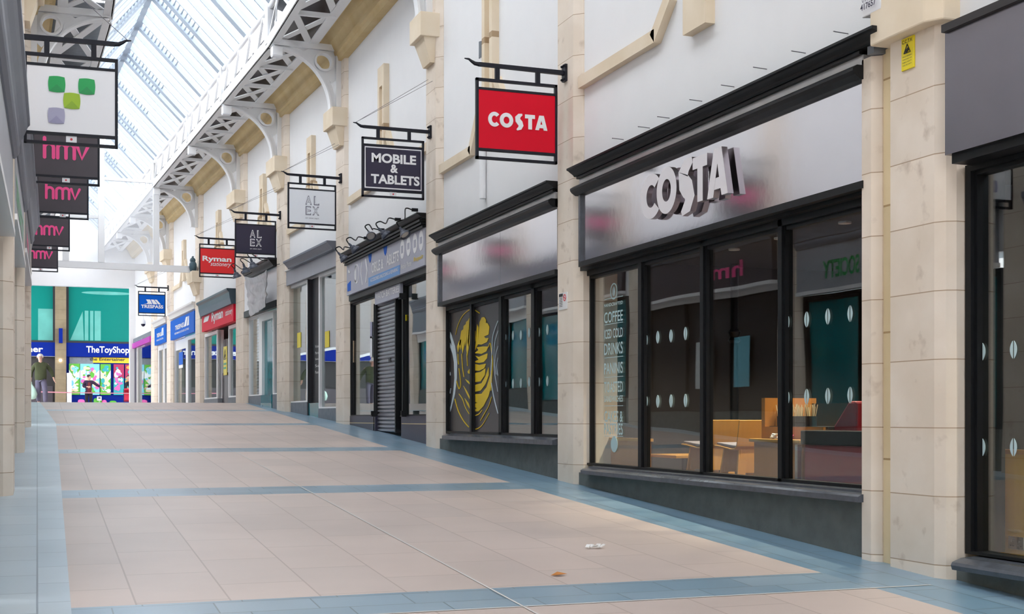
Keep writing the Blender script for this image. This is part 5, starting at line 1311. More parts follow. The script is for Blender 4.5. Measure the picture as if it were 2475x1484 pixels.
sign(MF, mid('P7'), 4.68, -1, 'small blue hanging sign with white peak logo at the far end', d_tres, 'blue', wires=.7, plate=False)
sign(ML, 13.6, 3.70, 1, 'white hanging sign with four coloured squares at the top left', d_squares, 'panel_white', wd=(.09, .97), wires=1.0, tip=1.07)
for M_, a_, z_, lab in ((ML, 18.85, 4.20, 'nearest and largest black hanging sign with pink letters'), (ML, 24.6, 4.56, 'second black hanging sign with pink letters, below the largest one'),
                        (ML2, 6.25, 4.78, 'third black hanging sign with pink letters, partly hidden by the cornice'), (ML2, 12.25, 4.93, 'lowest and farthest black hanging sign with pink letters')):
    sign(M_, a_, z_, 1, lab, d_hmv, 'charcoal', wd=(.09, .97), wires=None, tip=1.07)

# ================================================================== LAMPS, NOTICES AND SMALL FITTINGS
def goose(M, H, base, head, label, group, tilt=(.25, .25, -1), yb=.02, yh=-.34, s=.72):
    b = H(*base, yb); h = H(*head, yh)
    t = thing('gooseneck_lamp', label, 'lamp', M, (b[0], yb, b[1]), group)
    ax = Vector(tilt).normalized()
    hd = Vector((h[0], yh, h[1])); neck = hd - ax * .12 * s
    B = Vector((b[0], yb, b[1]))
    m1 = B + Vector((0, -.12, .02)); m2 = B.lerp(neck, .55) + Vector((-.02, -.02, .03)); m3 = neck + Vector((-.05, -.08, .14)) * s; m4 = neck - ax * .05
    P = [B, m1, m2, m3 + Vector((.04, .06, .03)), m3, m4, neck]
    pts = []
    PP = [P[0]] + P + [P[-1]]
    for i in range(1, len(PP) - 2):
        for k in range(6):
            u = k / 6; p0, p1, p2, p3 = PP[i - 1:i + 3]
            pts.append(.5 * (2 * p1 + (p2 - p0) * u + (2 * p0 - 5 * p1 + 4 * p2 - p3) * u * u + (3 * p1 - p0 - 3 * p2 + p3) * u ** 3))
    pts.append(P[-1])
    MB().tube(pts, .011, 6).build('stem', 'black', t, smooth=60)
    MB().lathe([(.022 * s, -.05 * s), (.03 * s, 0), (.032 * s, .05 * s), (.06 * s, .065 * s), (.075 * s, .10 * s), (.078 * s, .12 * s), (.11 * s, .15 * s), (.125 * s, .20 * s), (.118 * s, .20 * s), (.10 * s, .155 * s), (.05 * s, .10 * s), (.012 * s, .08 * s)], neck, ax, 20, False).build('shade', 'lamp_grey', t, smooth=35)
    MB().lathe([(.095 * s, .165 * s), (.09 * s, .163 * s)], neck, ax, 20).build('reflector', 'lamp_in', t)
    MB().box(b[0] - .018, b[0] + .018, yb - .02, yb + .09, b[1] - .02, b[1] + .03).build('wall_plate', 'black', t)
GL = 'gooseneck lamps over the repair shop'
for i, (ba_, he_, ti, lb) in enumerate((((848, 600), (828, 622), (.25, .8, -.9), 'leftmost, at the end of the black cornice'), ((882, 576), (855, 600), (.3, .9, -.9), 'second from the left'), ((918, 556), (895, 568), (.9, .1, -.7), 'third from the left, showing its pale inside'), ((957, 531), (928, 564), (.3, .9, -.9), 'second from the right'), ((998, 508), (976, 563), (.7, .5, -1), 'rightmost, nearest the white shapes on the sign'))):
    goose(MN, NA, ba_, he_, 'dark gooseneck lamp over the roller shutter shop, ' + lb, GL, ti)
for i, (ba_, he_, lb) in enumerate((((607, 652), (571, 664), 'leftmost of three'), ((641, 640), (593, 652), 'middle one of three'), ((661, 632), (611, 640), 'rightmost of three'))):
    goose(MF, FA, ba_, he_, 'round dark lamp on a curved stem above the crumpled banner, ' + lb, 'lamps above the crumpled banner', (.0, .35, -1), 0.0, -.8, .9)
# notices
a0_, z0_ = NA(1351, 750, -.005); a1_, z1_ = NA(1371, 705, -.005)
t = thing('smoking_notice', 'small white notice with a red ring on the pilaster between the coffee windows', 'notice', MN, ((a0_ + a1_) / 2, 0, z0_))
MB().box(a0_, a1_, -.008, 0, z0_, z1_).build('plate', 'paper', t)
w_ = a1_ - a0_; h_ = z1_ - z0_
q = MB().ring((a0_ + w_ * .72, z0_ + h_ * .68), w_ * .12, w_ * .16, -.011, -.008).stroke([(a0_ + w_ * .62, z0_ + h_ * .74), (a0_ + w_ * .82, z0_ + h_ * .62)], .008, -.011, -.008); q.build('red_ring', 'redink', t)
q = MB().box(a0_ + w_ * .06, a0_ + w_ * .5, -.011, -.008, z0_ + h_ * .78, z0_ + h_ * .95)
for k in range(6): q.box(a0_ + w_ * .1, a0_ + w_ * .45, -.011, -.008, z0_ + h_ * (.68 - .1 * k), z0_ + h_ * (.70 - .1 * k))
q.build('printed_lines', 'ink', t)
a0_, a1_ = NA(2179, 128, -.01)[0], NA(2209, 128, -.01)[0]; z0_, z1_ = zmean(NA, [(2181, 172), (2209, 162)], -.01), zmean(NA, [(2179, 96), (2209, 84)], -.01)
t = thing('camera_warning_sign', 'yellow camera warning sign high on the corner pier', 'sign', MN, ((a0_ + a1_) / 2, 0, z0_))
MB().box(a0_, a1_, -.012, 0, z0_, z1_).build('plate', 'yellow_sign', t, bevel=.003)
w_ = a1_ - a0_; h_ = z1_ - z0_; c_ = (a0_ + a1_) / 2
q = MB(); word(q, 'C.C.T.V.', a0_ + w_ * .08, a1_ - w_ * .08, z0_ + h_ * .83, z0_ + h_ * .94, -.014, .01)
q.stroke([(c_ - w_ * .25, z0_ + h_ * .52), (c_, z0_ + h_ * .78), (c_ + w_ * .25, z0_ + h_ * .52), (c_ - w_ * .25, z0_ + h_ * .52)], .005, -.015, -.012).stroke([(c_ - w_ * .08, z0_ + h_ * .57), (c_ + w_ * .09, z0_ + h_ * .63)], .018, -.015, -.012)
for k, s_ in enumerate(('IMAGES ARE BEING', 'MONITORED FOR', 'PUBLIC SAFETY', 'AND SECURITY')): word(q, s_, a0_ + w_ * .12, a1_ - w_ * .14, z0_ + h_ * (.40 - .09 * k), z0_ + h_ * (.44 - .09 * k), -.014)
q.build('printing', 'ink', t)
b0, b1 = NA(2087, 20, .0)[0] + .10, NA(2132, 20, .0)[0] + .1
zb_ = zmean(NA, [(2090, 34), (2117, 28)], -.12)
t = thing('alarm_box', 'white alarm box with a phone number at the top edge by the corner pier', 'alarm box', MN, ((b0 + b1) / 2, .1, zb_))
MB().prism_a([(.10, zb_ + .02), (-.10, zb_), (-.12, zb_ + .25), (.10, zb_ + .3)], b0 + .02, b0 + .25).build('housing', 'panel_white', t, bevel=.008)
word(word(MB(), '01524', b0 + .06, b0 + .20, zb_ + .095, zb_ + .125, -.125), '417657', b0 + .04, b0 + .22, zb_ + .04, zb_ + .085, -.125, .02).build('phone_number', 'navy', t)
# drainpipe and small fittings
a_ = NA(1166, 160, .05)[0]
zt_ = NA(1166, 105, .05)[1]; zb2_ = NA(1166, 480, .05)[1]
t = thing('drainpipe', 'white wall pipe with a grey collar behind the red hanging sign', 'pipe', MN, (a_, .05, zb2_))
MB().lathe([(.045, zb2_), (.045, zt_)], (a_, .055, 0), n=12).build('pipe', 'white_frame', t, smooth=40)
MB().lathe([(.055, zt_ - .20), (.055, zt_ + .02)], (a_, .055, 0), n=12).build('collar', 'riser_grey', t, smooth=40)
for i, (px, py) in enumerate(((1490, 336), (1553, 308), (1600, 284), (1678, 243), (1755, 208), (1833, 165), (1926, 126), (2028, 79))):
    a_, z_ = NA(px, py, .02)
    o = MB().tube([(a_, .10, z_), (a_, -.03, z_ + .005), (a_ + .03, -.04, z_ - .005)], .004, 5).build('wall_hook', 'wire', base=(a_, .1, z_), M=MN); tag(o, 'small dark cable hook on the white wall above the long coffee shop cornice', 'hook', 'cable hooks above the long cornice')
# dome camera, owl
a_, z_ = FA(372, 778, -.05)
hx, hz = FA(346, 783, -.6)
t = thing('dome_camera', 'small dark dome security camera on a white arm at the far end', 'camera', MF, (a_, 0, z_))
MB().tube([(a_, .02, z_), (a_ - .1, -.3, z_ + .28), (hx, -.6, z_ + .25), (hx, -.6, hz + .18)], .02, 8).build('arm', 'white_frame', t, smooth=50)
MB().lathe([(.09, .0), (.095, .06), (.075, .14), (.03, .2)], (hx, -.6, hz), n=16).build('housing', 'white_frame', t)
MB().ball((hx, -.6, hz), .085, .085, .10).build('dome', 'navy', t, smooth=60)
a_ = mid('P6'); z_ = 4.62
t = thing('owl_decoy', 'dark teal plastic owl standing on the low stone corbel beside the white beam', 'owl', MF, (a_ + .12, -.16, z_))
MB().lathe([(.07, 0), (.10, .05), (.12, .15), (.115, .25), (.08, .31)], (a_ + .12, -.16, z_), n=16).build('body', 'owl', t, smooth=50)
MB().ball((a_ + .12, -.17, z_ + .36), .095, .09, .09).build('head', 'owl', t, smooth=60)
MB().prism([(a_ + .04, z_ + .41), (a_ + .08, z_ + .44), (a_ + .05, z_ + .49)], -.19, -.15).prism([(a_ + .16, z_ + .44), (a_ + .20, z_ + .41), (a_ + .19, z_ + .49)], -.19, -.15).build('ear_tufts', 'owl', t)
# litter
from_px = lambda px, py: (lambda d: d * (-CZ / (d.z - SL * d.y)))(ray(px, py))
p = from_px(1432, 1326)
q = MB(); random.seed(3)
for k in range(5): q.bar((p.x - .05 + .025 * k, p.y + random.uniform(-.03, .03), p.z + .012), (p.x - .03 + .03 * k, p.y + random.uniform(-.03, .03), p.z + .03), .03, .008)
o = q.build('paper_scrap', 'paper', base=tuple(p)); tag(o, 'small white paper scrap lying on the peach paving', 'litter')
p = from_px(1351, 1392)
o = MB().add([(p.x - .06, p.y, p.z + .006), (p.x - .02, p.y - .03, p.z + .012), (p.x + .06, p.y, p.z + .012), (p.x + .0, p.y + .03, p.z + .025), (p.x - .02, p.y, p.z + .004)], [(0, 1, 4), (1, 2, 4), (2, 3, 4), (3, 0, 4)]).build('dry_leaf', 'leafm', base=tuple(p)); tag(o, 'dry orange leaf on the peach paving near the front', 'leaf')

# ================================================================== LEFT TERRACE SHOPS
def left_shop(M, a0, a1, words, lm, fm, label, wm='teal_dark', cm='cornice_l', nm=2):
    zb = fl(M, a1) + 2.52
    t = thing('shopfront', label, 'shopfront', M, ((a0 + a1) / 2, .1, fl(M, a0)))
    x0, x1 = a0 + .09, a1 - .09
    crown(t, x0 - .12, x1 + .12, zb + 1.10, cm, .30, out=.15)
    roll(t, x0, x1, zb + .80, .12, cm, out=.06)
    f_ = MB().box(x0, x1, .0, .1, zb, zb + .72).build('fascia_panel', fm, t)
    MB().box(x0, x1, -.02, .12, zb - .06, zb).build('fascia_bottom_bar', 'panel_white', t)
    if words: latin(f_, [(w_, x0 + (x1 - x0) * u0, x0 + (x1 - x0) * u1, zb + .16, zb + .44) for w_, u0, u1 in words], -.006, lm, 'lettering', .02)
    zs = fl(M, a0) + .55 if fl(M, a0) + .55 > fl(M, a1) + .12 else fl(M, a1) + .15
    L = (x1 - x0) / (nm + 1)
    windows(t, x0, x1, zs, zb - .06, [(x0 + L * (i + 1) - .03, x0 + L * (i + 1) + .03) for i in range(nm)], .13, 'black', fw=.08, fill={i: wm for i in range(nm + 1)})
    riser(t, M, x0, x1, zs, 'slate', .12, .3)
    return t
left_shop(ML, 7.8, 13.34, [], 'green2', 'fascia_grey', 'grey shopfront on the left edge nearest the camera, in front of the first pilaster')
left_shop(ML, 13.94, 18.6, [('YORKSHIRE', .04, .33), ('BUILDING', .36, .59), ('SOCIETY', .62, .84)], 'green', 'fascia_grey', 'grey shopfront with green letters between the first two left pilasters')
left_shop(ML, 19.2, 24.35, [('hmv', .2, .5)], 'pink', 'charcoal', 'dark shopfront with pink letters between the second and third left pilasters', 'ink')
left_shop(ML2, .25, 6.0, [('hmv', .2, .5)], 'pink', 'charcoal', 'dark music shopfront of the left terrace beyond the third pilaster', 'teal_dark')
left_shop(ML2, 6.6, 12.0, [], 'pink', 'fascia_grey', 'grey shopfront of the left terrace beneath the farthest black sign', 'teal_dark')
left_shop(ML2, 12.6, 18.5, [], 'pink', 'cornice_l', 'far grey shopfront of the left terrace', 'teal_dark')
# posters on the left shop windows, seen in the coffee shop glass
for a_, z_, mm, lab in ((15.0, .75, 'p_white', 'pale poster in the green lettered shop window on the left'), (20.2, 1.0, 'p_sky', 'sky blue poster in the pink lettered shop window on the left'), (21.6, 1.0, 'p_white', 'white poster in the pink lettered shop window on the left')):
    o = MB().box(a_, a_ + .55, .115, .125, z_ - .45, z_ + .45).build('window_poster', mm, base=(a_, .12, z_), M=ML); tag(o, lab, 'poster')

# ================================================================== TOY SHOP ACROSS THE FAR END
TY = 69.0
MT = Tr(0, TY, 0)
def TA(px, py=1000, y=0.0): return hit(MT, px, py, y)
G0 = fz(60)
t = thing('toy_shop', 'two storey toy shop front with teal glass and deep blue fascia across the far end', 'shop', MT, (2, 0, G0))
X = lambda px: TA(px)[0]
Z = lambda py: TA(200, py)[1]
xL, xR = -9.0, 13.0
MB().box(xL, xR, .5, 1.0, Z(640), 14).build('upper_wall', 'render', t)
c0, c1 = X(133), X(160)
MB().box(c0, c1, -.15, .5, G0 - .1, Z(640)).build('stone_pier', 'stone_grey', t)
for xa, xb in ((xL, c0), (c1, xR)):
    g_ = MB().box(xa + .12, xb, .20, .3, Z(824), Z(640)).build('teal_glazing', 'teal', t)
    MB().box(xa, xa + .12, .1, .3, Z(824), Z(640)).box(xb - .10, xb, .1, .3, Z(824), Z(640)).box(xa, xb, .1, .3, Z(829), Z(824)).build('glazing_frame', 'ink', t)
q = MB().prism([(X(170), Z(822)), (X(190), Z(775)), (X(200), Z(752)), (X(203), Z(822))], .19, .2)
for a, b in ((205, 214), (218, 226), (229, 244)): q.prism([(X(a), Z(822)), (X(b), Z(822)), (X(b), Z(750)), (X(a), Z(750))], .19, .2)
q.build('pale_tree_print', 'teal_pale', t)
MB().box(X(92), X(131), .19, .2, Z(825), Z(748)).build('pale_print', 'teal_pale', t)
q = MB(); earc(q, X(259), Z(706), 0, 0, X(320) - X(259), Z(702) - Z(706), 0, 360, .185, .2, 30); q.build('pale_ellipse', 'teal_pale', t)
fb = []
for xa, xb in ((xL, c0), (c1, xR)): fb.append(MB().box(xa, xb, .0, .3, Z(862), Z(829)).build('fascia_panel', 'toy_blue', t))
latin(fb[1], [('TheToyShop', X(208.5), X(312), Z(857), Z(836)), ('.com', X(322), X(360), Z(853), Z(838))], -.01, 'white_letter', 'lettering', .02)
latin(fb[0], [('The Entertainer', X(-75), X(104), Z(853), Z(838))], -.01, 'white_letter', 'lettering', .025)
MB().box(X(142), X(151), -.45, -.15, Z(831), Z(796)).build('blue_projecting_sign', 'toy_blue', t)
MB().lathe([(.07, 0), (.07, .06)], (X(146), -.15, Z(872)), (0, -1, 0), 14).build('pier_lamp', 'lamp_on', t)
MB().box(c1, xR, .25, .3, G0, Z(862)).build('dark_back', 'toy_blue', t)
MB().box(xL, c0, .35, .4, G0, Z(862)).build('dark_doorway', 'inside', t)
yb_ = MB().box(X(225), X(345), .20, .24, Z(876), Z(863)).build('yellow_banner', 'yellow', t)
latin(yb_, [('the Entertainer', X(217), X(303), Z(871), Z(863.5))], .19, 'ink', 'lettering', .02)
MB().box(X(168), X(226), .21, .24, Z(879), Z(863)).build('grey_banner', 'riser_grey', t)
MB().box(X(161.5), X(173), -.1, .2, G0, Z(902)).build('pale_door_panel', 'panel_white', t)
MB().box(xL + .1, c0 - .1, .30, .34, G0, G0 + 1.2).build('dark_shutter', 'charcoal', t)
def blobs(p, x0, x1, z0, z1, cols, seed):
    r = random.Random(seed); bk = 0
    for m_ in cols:
        q = MB()
        for k in range(9):
            cx_, cz_ = r.uniform(x0 + .1, x1 - .1), r.uniform(z0 + .15, z1 - .15); a_ = r.uniform(.04, .13)
            earc(q, cx_, cz_, 0, 0, min(a_, cx_ - x0, x1 - cx_), min(a_ * r.uniform(.5, 1.6), cz_ - z0, z1 - cz_), 0, 360,   .142 - .0008 * bk, .146, 14); bk += 1
        q.build('printed_shapes', m_, p)
for i, (pa, pb, mm, cols, lab) in enumerate(((167, 193, 'p_green', ('p_white', 'p_cream', 'p_sky'), 'green toy poster left of the woman in the dark coat'), (194, 241, 'p_sky', ('p_white', 'p_green', 'p_pink', 'p_cream'), 'wide sky blue toy poster behind the woman in the dark coat'),
        (243, 268, 'p_green', ('p_white', 'p_cream', 'p_teal'), 'green toy poster right of the woman in the dark coat'), (275, 300, 'p_crim', ('p_teal', 'p_white', 'p_pink'), 'crimson and teal toy poster in the toy shop window'), (303, 328, 'p_crim', ('p_teal', 'p_orange'), 'crimson toy poster at the right end of the toy shop window'))):
    xa, xb = X(pa), X(pb); za, zb = Z(954), Z(879)
    t2 = thing('toy_poster', lab, 'poster', MT, ((xa + xb) / 2, .2, za), 'toy posters in the far shop window')
    b_ = MB().box(xa, xb, .15, .20, za, zb).build('sheet', mm, t2)
    if mm == 'p_crim': MB().box(xa, xb, .148, .15, za, za + (zb - za) * .55).build('teal_half', 'p_teal', b_)
    else: MB().prism([(xa, zb - .3), ((xa + xb) / 2, zb - .75), (xb, zb - .3), (xb, zb - .7), ((xa + xb) / 2, zb - 1.0), (xa, zb - .7)], .146, .15).build('white_swoosh', 'p_white', b_)
    blobs(b_, xa, xb, za, zb, cols, i + 5)
for px0, px1, py0, mm, lab in ((188, 205, 965, 'p_pink', 'pink low display box left of the woman'), (245, 258, 966, 'p_pink', 'pink low display box right of the woman'), (226, 246, 962, 'p_green', 'green display card behind the woman'), (264, 282, 968, 'p_green', 'round green display card in the toy shop window')):
    o = MB().box(X(px0), X(px1), -.1, .1, G0, Z(py0)).build('display_box', mm, base=(X(px0), 0, G0), M=MT, bevel=.1); tag(o, lab, 'display box')
t2 = thing('white_mascot_card', 'small white card with a black flag shape beside the woman', 'card', MT, (X(239), -.2, Z(972)))
MB().box(X(234), X(245), -.22, -.18, Z(968), Z(958)).box(X(239), X(240), -.21, -.19, G0, Z(968)).build('card', 'paper', t2)
MB().box(X(237), X(242.5), -.226, -.22, Z(963.5), Z(960.5)).build('black_mark', 'ink', t2)
t2 = thing('barrier_tape', 'thin pink and white barrier tape stretched across the far opening', 'tape', MW, (1, 60, 1.3))
yT = 61.0
MT2 = Tr(0, yT, 0)
pA, pB, pC = hit(MT2, 95, 947), hit(MT2, 170, 949), hit(MT2, 330, 951)
MB().at(MT2).bar((pA[0], 0, pA[1]), (pB[0], 0, pB[1]), .01, .045).bar((pB[0], 0, pB[1]), (pC[0], 0, pC[1]), .01, .04).build('tape', 'barrier', t2)
MB().at(MT2).lathe([(.18, G0), (.18, G0 + .04), (.03, G0 + .06), (.03, pA[1] + .1)], (pA[0], 0, 0), n=12).build('post', 'ink', t2)
MB().at(MT2).lathe([(.18, G0), (.18, G0 + .04), (.03, G0 + .06), (.03, pC[1] + .1)], (pC[0], 0, 0), n=12).build('post', 'ink', t2)
# ================================================================== PEOPLE
def skin(name, pts, edges, m, parent=None, sub=2, fix=None, base=(0, 0, 0)):
    me = bpy.data.meshes.new(name); me.from_pydata([p[0] for p in pts], edges, [])
    o = bpy.data.objects.new(name, me); C.objects.link(o)
    md = o.modifiers.new('skin', 'SKIN'); md.use_smooth_shade = True; md.branch_smoothing = .4
    for i, p in enumerate(pts):
        r = p[1] if isinstance(p[1], tuple) else (p[1], p[1])
        me.skin_vertices[0].data[i].radius = r; me.skin_vertices[0].data[i].use_root = (i == 0)
    sd = o.modifiers.new('sub', 'SUBSURF'); sd.levels = sub; sd.render_levels = sub
    bpy.context.view_layer.update()
    m2 = bpy.data.meshes.new_from_object(o.evaluated_get(bpy.context.evaluated_depsgraph_get()))
    bpy.data.objects.remove(o); bpy.data.meshes.remove(me); m2.name = name
    if fix:
        for v_ in m2.vertices: v_.co = fix(v_.co.copy())
    m2.materials.clear(); m2.materials.append(K[m])
    m2.polygons.foreach_set('use_smooth', [True] * len(m2.polygons))
    o = bpy.data.objects.new(name, m2); C.objects.link(o)
    if parent is not None: o.parent = parent
    return o
def hand_pts(pts, edges, wrist, d, spread, palm_n):
    'append palm and five curled fingers to a skeleton; d points down the hand, spread across it'
    d = Vector(d).normalized(); s = Vector(spread).normalized(); n_ = Vector(palm_n).normalized()
    w = Vector(pts[wrist][0]); k = len(pts)
    pts.append((tuple(w + d * .06), (.040, .022))); edges.append((wrist, k))
    for j, (off, ln) in enumerate(((-.033, .070), (-.011, .082), (.011, .078), (.032, .060))):
        b = len(pts); kn = w + d * .095 + s * off
        pts += [(tuple(kn), .010), (tuple(kn + d * ln * .5 + n_ * .010), .009), (tuple(kn + d * ln * .85 + n_ * .035), .008)]
        edges += [(k, b), (b, b + 1), (b + 1, b + 2)]
    b = len(pts)
    pts += [(tuple(w + d * .04 - s * .045), .012), (tuple(w + d * .085 - s * .062 + n_ * .02), .010)]
    edges += [(k, b), (b, b + 1)]
def person(M, label, H, J, hair, hair_long, cloth, face_dir=(0, -1, 0), group=None):
    'J: joints in metres; cloth: list of (name, points, edges, material)'
    t = thing('person', label, 'person', M, (0, 0, 0), group)
    pts = [(J['pelvis'], .12), (J['chest'], .13), (J['neck'], .058), (J['jaw'], (.066, .066)), (J['head'], (.088, .098)), (J['crown'], (.070, .078))]
    edges = [(0, 1), (1, 2), (2, 3), (3, 4), (4, 5)]
    for s in ('r', 'l'):
        k = len(pts)
        pts += [(J['sh' + s], .058), (J['el' + s], .042), (J['wr' + s], .030)]; edges += [(1, k), (k, k + 1), (k + 1, k + 2)]
        dd = Vector(J['wr' + s]) - Vector(J['el' + s])
        hand_pts(pts, edges, k + 2, dd, J.get('spread' + s, (0, 1, 0)), J.get('palm' + s, (1 if s == 'l' else -1, 0, 0)))
        k = len(pts)
        pts += [(J['hip' + s], .088), (J['kn' + s], .058), (J['an' + s], .042), (J['toe' + s], .035)]; edges += [(0, k), (k, k + 1), (k + 1, k + 2), (k + 2, k + 3)]
    hd = Vector(J['head']); fd = Vector(face_dir).normalized(); side = Vector((0, 0, 1)).cross(fd).normalized()
    nose_c = hd + fd * .09 - Vector((0, 0, .02))
    def fix(c):
        r = c - hd
        if r.length < .16 and r.dot(fd) > .05:
            dn = (c - nose_c); lat = abs(dn.dot(side)); ver = abs(dn.z)
            g = math.exp(-(lat / .016) ** 2 - (ver / .028) ** 2); c = c + fd * .024 * g
            for e in (-1, 1):
                de = c - (hd + fd * .085 + side * .034 * e + Vector((0, 0, .018))); c = c - fd * .010 * math.exp(-(de.length / .018) ** 2)
        return c
    body = skin('body', pts, edges, 'skin', t, 2, fix)
    q = MB()
    for e in (-1, 1): q.ball(hd + fd * .082 + side * .034 * e + Vector((0, 0, .018)), .010, n=8, m=6)
    q.build('eyes', 'ink', body)
    MB().bar(hd + fd * .086 - Vector((0, 0, .062)) - side * .022, hd + fd * .086 - Vector((0, 0, .062)) + side * .022, .008, .008).build('mouth', 'redink', body)
    q = MB()
    for e in (-1, 1): q.ball(hd + side * .092 * e - fd * .005, .016, .022, .034, n=8, m=6)
    q.build('ears', 'skin', body)
    cr = Vector(J['crown'])
    q = MB()
    n, m = 16, 10; vs_ = []; fs = []
    up = (cr - hd).normalized()
    for i in range(m + 1):
        for k in range(n):
            th = PI * .60 * i / m; ph = 2 * PI * k / n
            d = side * (math.sin(th) * math.cos(ph)) + fd * (math.sin(th) * math.sin(ph)) + up * math.cos(th)
            if d.dot(fd) > .20 and d.dot(up) < .70: d = d * .80
            r = .106 + .008 * noise.noise(d * 6)
            vs_.append(hd + d * r + up * .022 - fd * .008)
    for i in range(m):
        for k in range(n): fs.append((i * n + k, (i + 1) * n + k, (i + 1) * n + (k + 1) % n, i * n + (k + 1) % n))
    q.add(vs_, fs).build('hair', hair, t, smooth=60)
    for nm, P, E_, mm in cloth: skin(nm, P, E_, mm, t, 2)
    return t
def facing(px, depth_u, rot=0.0):
    'ground position on the flat paving beyond the crest for a photo column'
    d = ray(px, HOR); k = depth_u / d.y
    return Tr(d.x * k, depth_u, fz(60)) @ Rz(-math.atan2(d.x, d.y) + rot)
# man in the green jumper, walking towards us, head bowed
J = dict(pelvis=(0, 0, .95), chest=(-.01, -.02, 1.28), neck=(-.01, -.05, 1.49), jaw=(-.015, -.10, 1.555), head=(-.02, -.095, 1.63), crown=(-.02, -.085, 1.70),
         shr=(-.19, -.02, 1.42), elr=(-.31, .02, 1.15), wrr=(-.31, -.06, .89), shl=(.19, -.02, 1.42), ell=(.34, .05, 1.16), wrl=(.41, -.02, .92),
         hipr=(-.10, 0, .90), knr=(-.07, .03, .50), anr=(-.07, .20, .13), toer=(-.08, .08, .03), hipl=(.10, 0, .90), knl=(.14, -.16, .50), anl=(.15, -.20, .09), toel=(.17, -.36, .04),
         spreadr=(0, 1, 0), spreadl=(0, 1, 0))
jum = [((0, 0, .74), (.225, .165)), ((0, -.01, 1.08), (.235, .165)), ((-.01, -.02, 1.30), (.235, .150)), ((-.01, -.03, 1.45), (.11, .09)),
       ((-.17, -.02, 1.41), .095), ((-.31, .02, 1.15), .075), ((-.31, -.05, .93), .055), ((.17, -.02, 1.41), .095), ((.34, .05, 1.16), .075), ((.405, -.01, .955), .055)]
je = [(0, 1), (1, 2), (2, 3), (2, 4), (4, 5), (5, 6), (2, 7), (7, 8), (8, 9)]
tro = [((0, 0, .97), (.15, .11)), ((-.09, 0, .82), .105), ((-.07, .03, .50), .085), ((-.07, .18, .15), .078), ((.09, -.02, .82), .105), ((.14, -.16, .50), .088), ((.15, -.20, .10), .082)]
te = [(0, 1), (1, 2), (2, 3), (0, 4), (4, 5), (5, 6)]
def shoe(side_, J): a = Vector(J['an' + side_]); b = Vector(J['toe' + side_]); return [(tuple(a - Vector((0, 0, .03))), .055), (tuple(a.lerp(b, .6) - Vector((0, 0, .01))), .050), (tuple(b), .040)]
man = person(facing(98.5, 46.5), 'white haired person in an olive green jumper walking with head bowed, carrying a pale bag', 1.75, J, 'white_hair', False,
             [('jumper', jum, je, 'sweater'), ('trousers', tro, te, 'trousers'), ('shoe', shoe('r', J), [(0, 1), (1, 2)], 'black_cloth'), ('shoe', shoe('l', J), [(0, 1), (1, 2)], 'black_cloth')])
Mm = facing(98.5, 46.5)
tb = thing('carrier_bag', 'pale green carrier bag hanging from the hand of the person in the green jumper', 'bag', Mm, (-.30, -.07, .3))
n = 14; vs_ = []; fs = []
for i, (z_, rx, ry) in enumerate(((.22, .06, .05), (.25, .16, .09), (.40, .19, .10), (.56, .15, .08), (.68, .06, .04), (.74, .03, .02))):
    for k in range(n):
        an = 2 * PI * k / n; w = 1 + .12 * noise.noise(Vector((math.cos(an) * 2, math.sin(an) * 2, z_ * 6)))
        vs_.append((-.30 + rx * math.cos(an) * w, -.08 + ry * math.sin(an) * w, z_))
for i in range(5):
    for k in range(n): fs.append((i * n + k, i * n + (k + 1) % n, (i + 1) * n + (k + 1) % n, (i + 1) * n + k))
fs += [tuple(range(n - 1, -1, -1)), tuple(range(5 * n, 6 * n))]
MB().add(vs_, fs).build('bag_body', 'bag', tb, smooth=60)
MB().tube([(-.32, -.08, .72), (-.33, -.07, .80), (-.31, -.06, .83), (-.29, -.07, .80), (-.28, -.08, .72)], .012, 6).build('handle', 'bag', tb)
# woman pointing to the right
J = dict(pelvis=(0, 0, .88), chest=(-.01, 0, 1.18), neck=(.0, -.01, 1.37), jaw=(.025, -.03, 1.43), head=(.02, -.02, 1.50), crown=(.015, -.01, 1.565),
         shr=(-.17, 0, 1.31), elr=(-.24, -.06, 1.06), wrr=(-.05, -.22, 1.05), shl=(.17, 0, 1.31), ell=(.36, -.06, 1.14), wrl=(.57, -.14, 1.04),
         hipr=(-.09, 0, .84), knr=(-.09, -.02, .46), anr=(-.10, .02, .08), toer=(-.12, -.12, .03), hipl=(.09, 0, .84), knl=(.09, -.02, .46), anl=(.10, .02, .08), toel=(.14, -.12, .03),
         spreadr=(0, 0, 1), spreadl=(0, 0, 1), palmr=(0, -1, 0), palml=(0, 1, 0))
coat = [((0, .02, .66), (.255, .17)), ((-.01, .02, 1.02), (.235, .165)), ((-.01, .01, 1.22), (.215, .15)), ((0, 0, 1.34), (.10, .08)), ((-.16, 0, 1.30), .088), ((-.24, -.06, 1.06), .075), ((-.09, -.20, 1.05), .055), ((.16, 0, 1.30), .088), ((.36, -.06, 1.14), .07), ((.53, -.13, 1.055), .052)]
top = [((.02, -.13, .72), (.10, .07)), ((.02, -.14, 1.02), (.10, .07)), ((.015, -.11, 1.28), (.07, .06))]
leg = [((0, 0, .92), (.15, .12)), ((-.09, 0, .74), .10), ((-.09, -.02, .46), .078), ((-.10, .02, .10), .066), ((.09, 0, .74), .10), ((.09, -.02, .46), .078), ((.10, .02, .10), .066)]
person(facing(214.5, 64.0), 'dark haired person in a dark plum coat, arm held out towards the toy posters', 1.62, J, 'dark_hair', False,
       [('coat', coat, je, 'coat'), ('top', top, [(0, 1), (1, 2)], 'top_red'), ('leggings', leg, te, 'black_cloth'), ('shoe', shoe('r', J), [(0, 1), (1, 2)], 'black_cloth'), ('shoe', shoe('l', J), [(0, 1), (1, 2)], 'black_cloth')], face_dir=(.75, -.6, -.1))
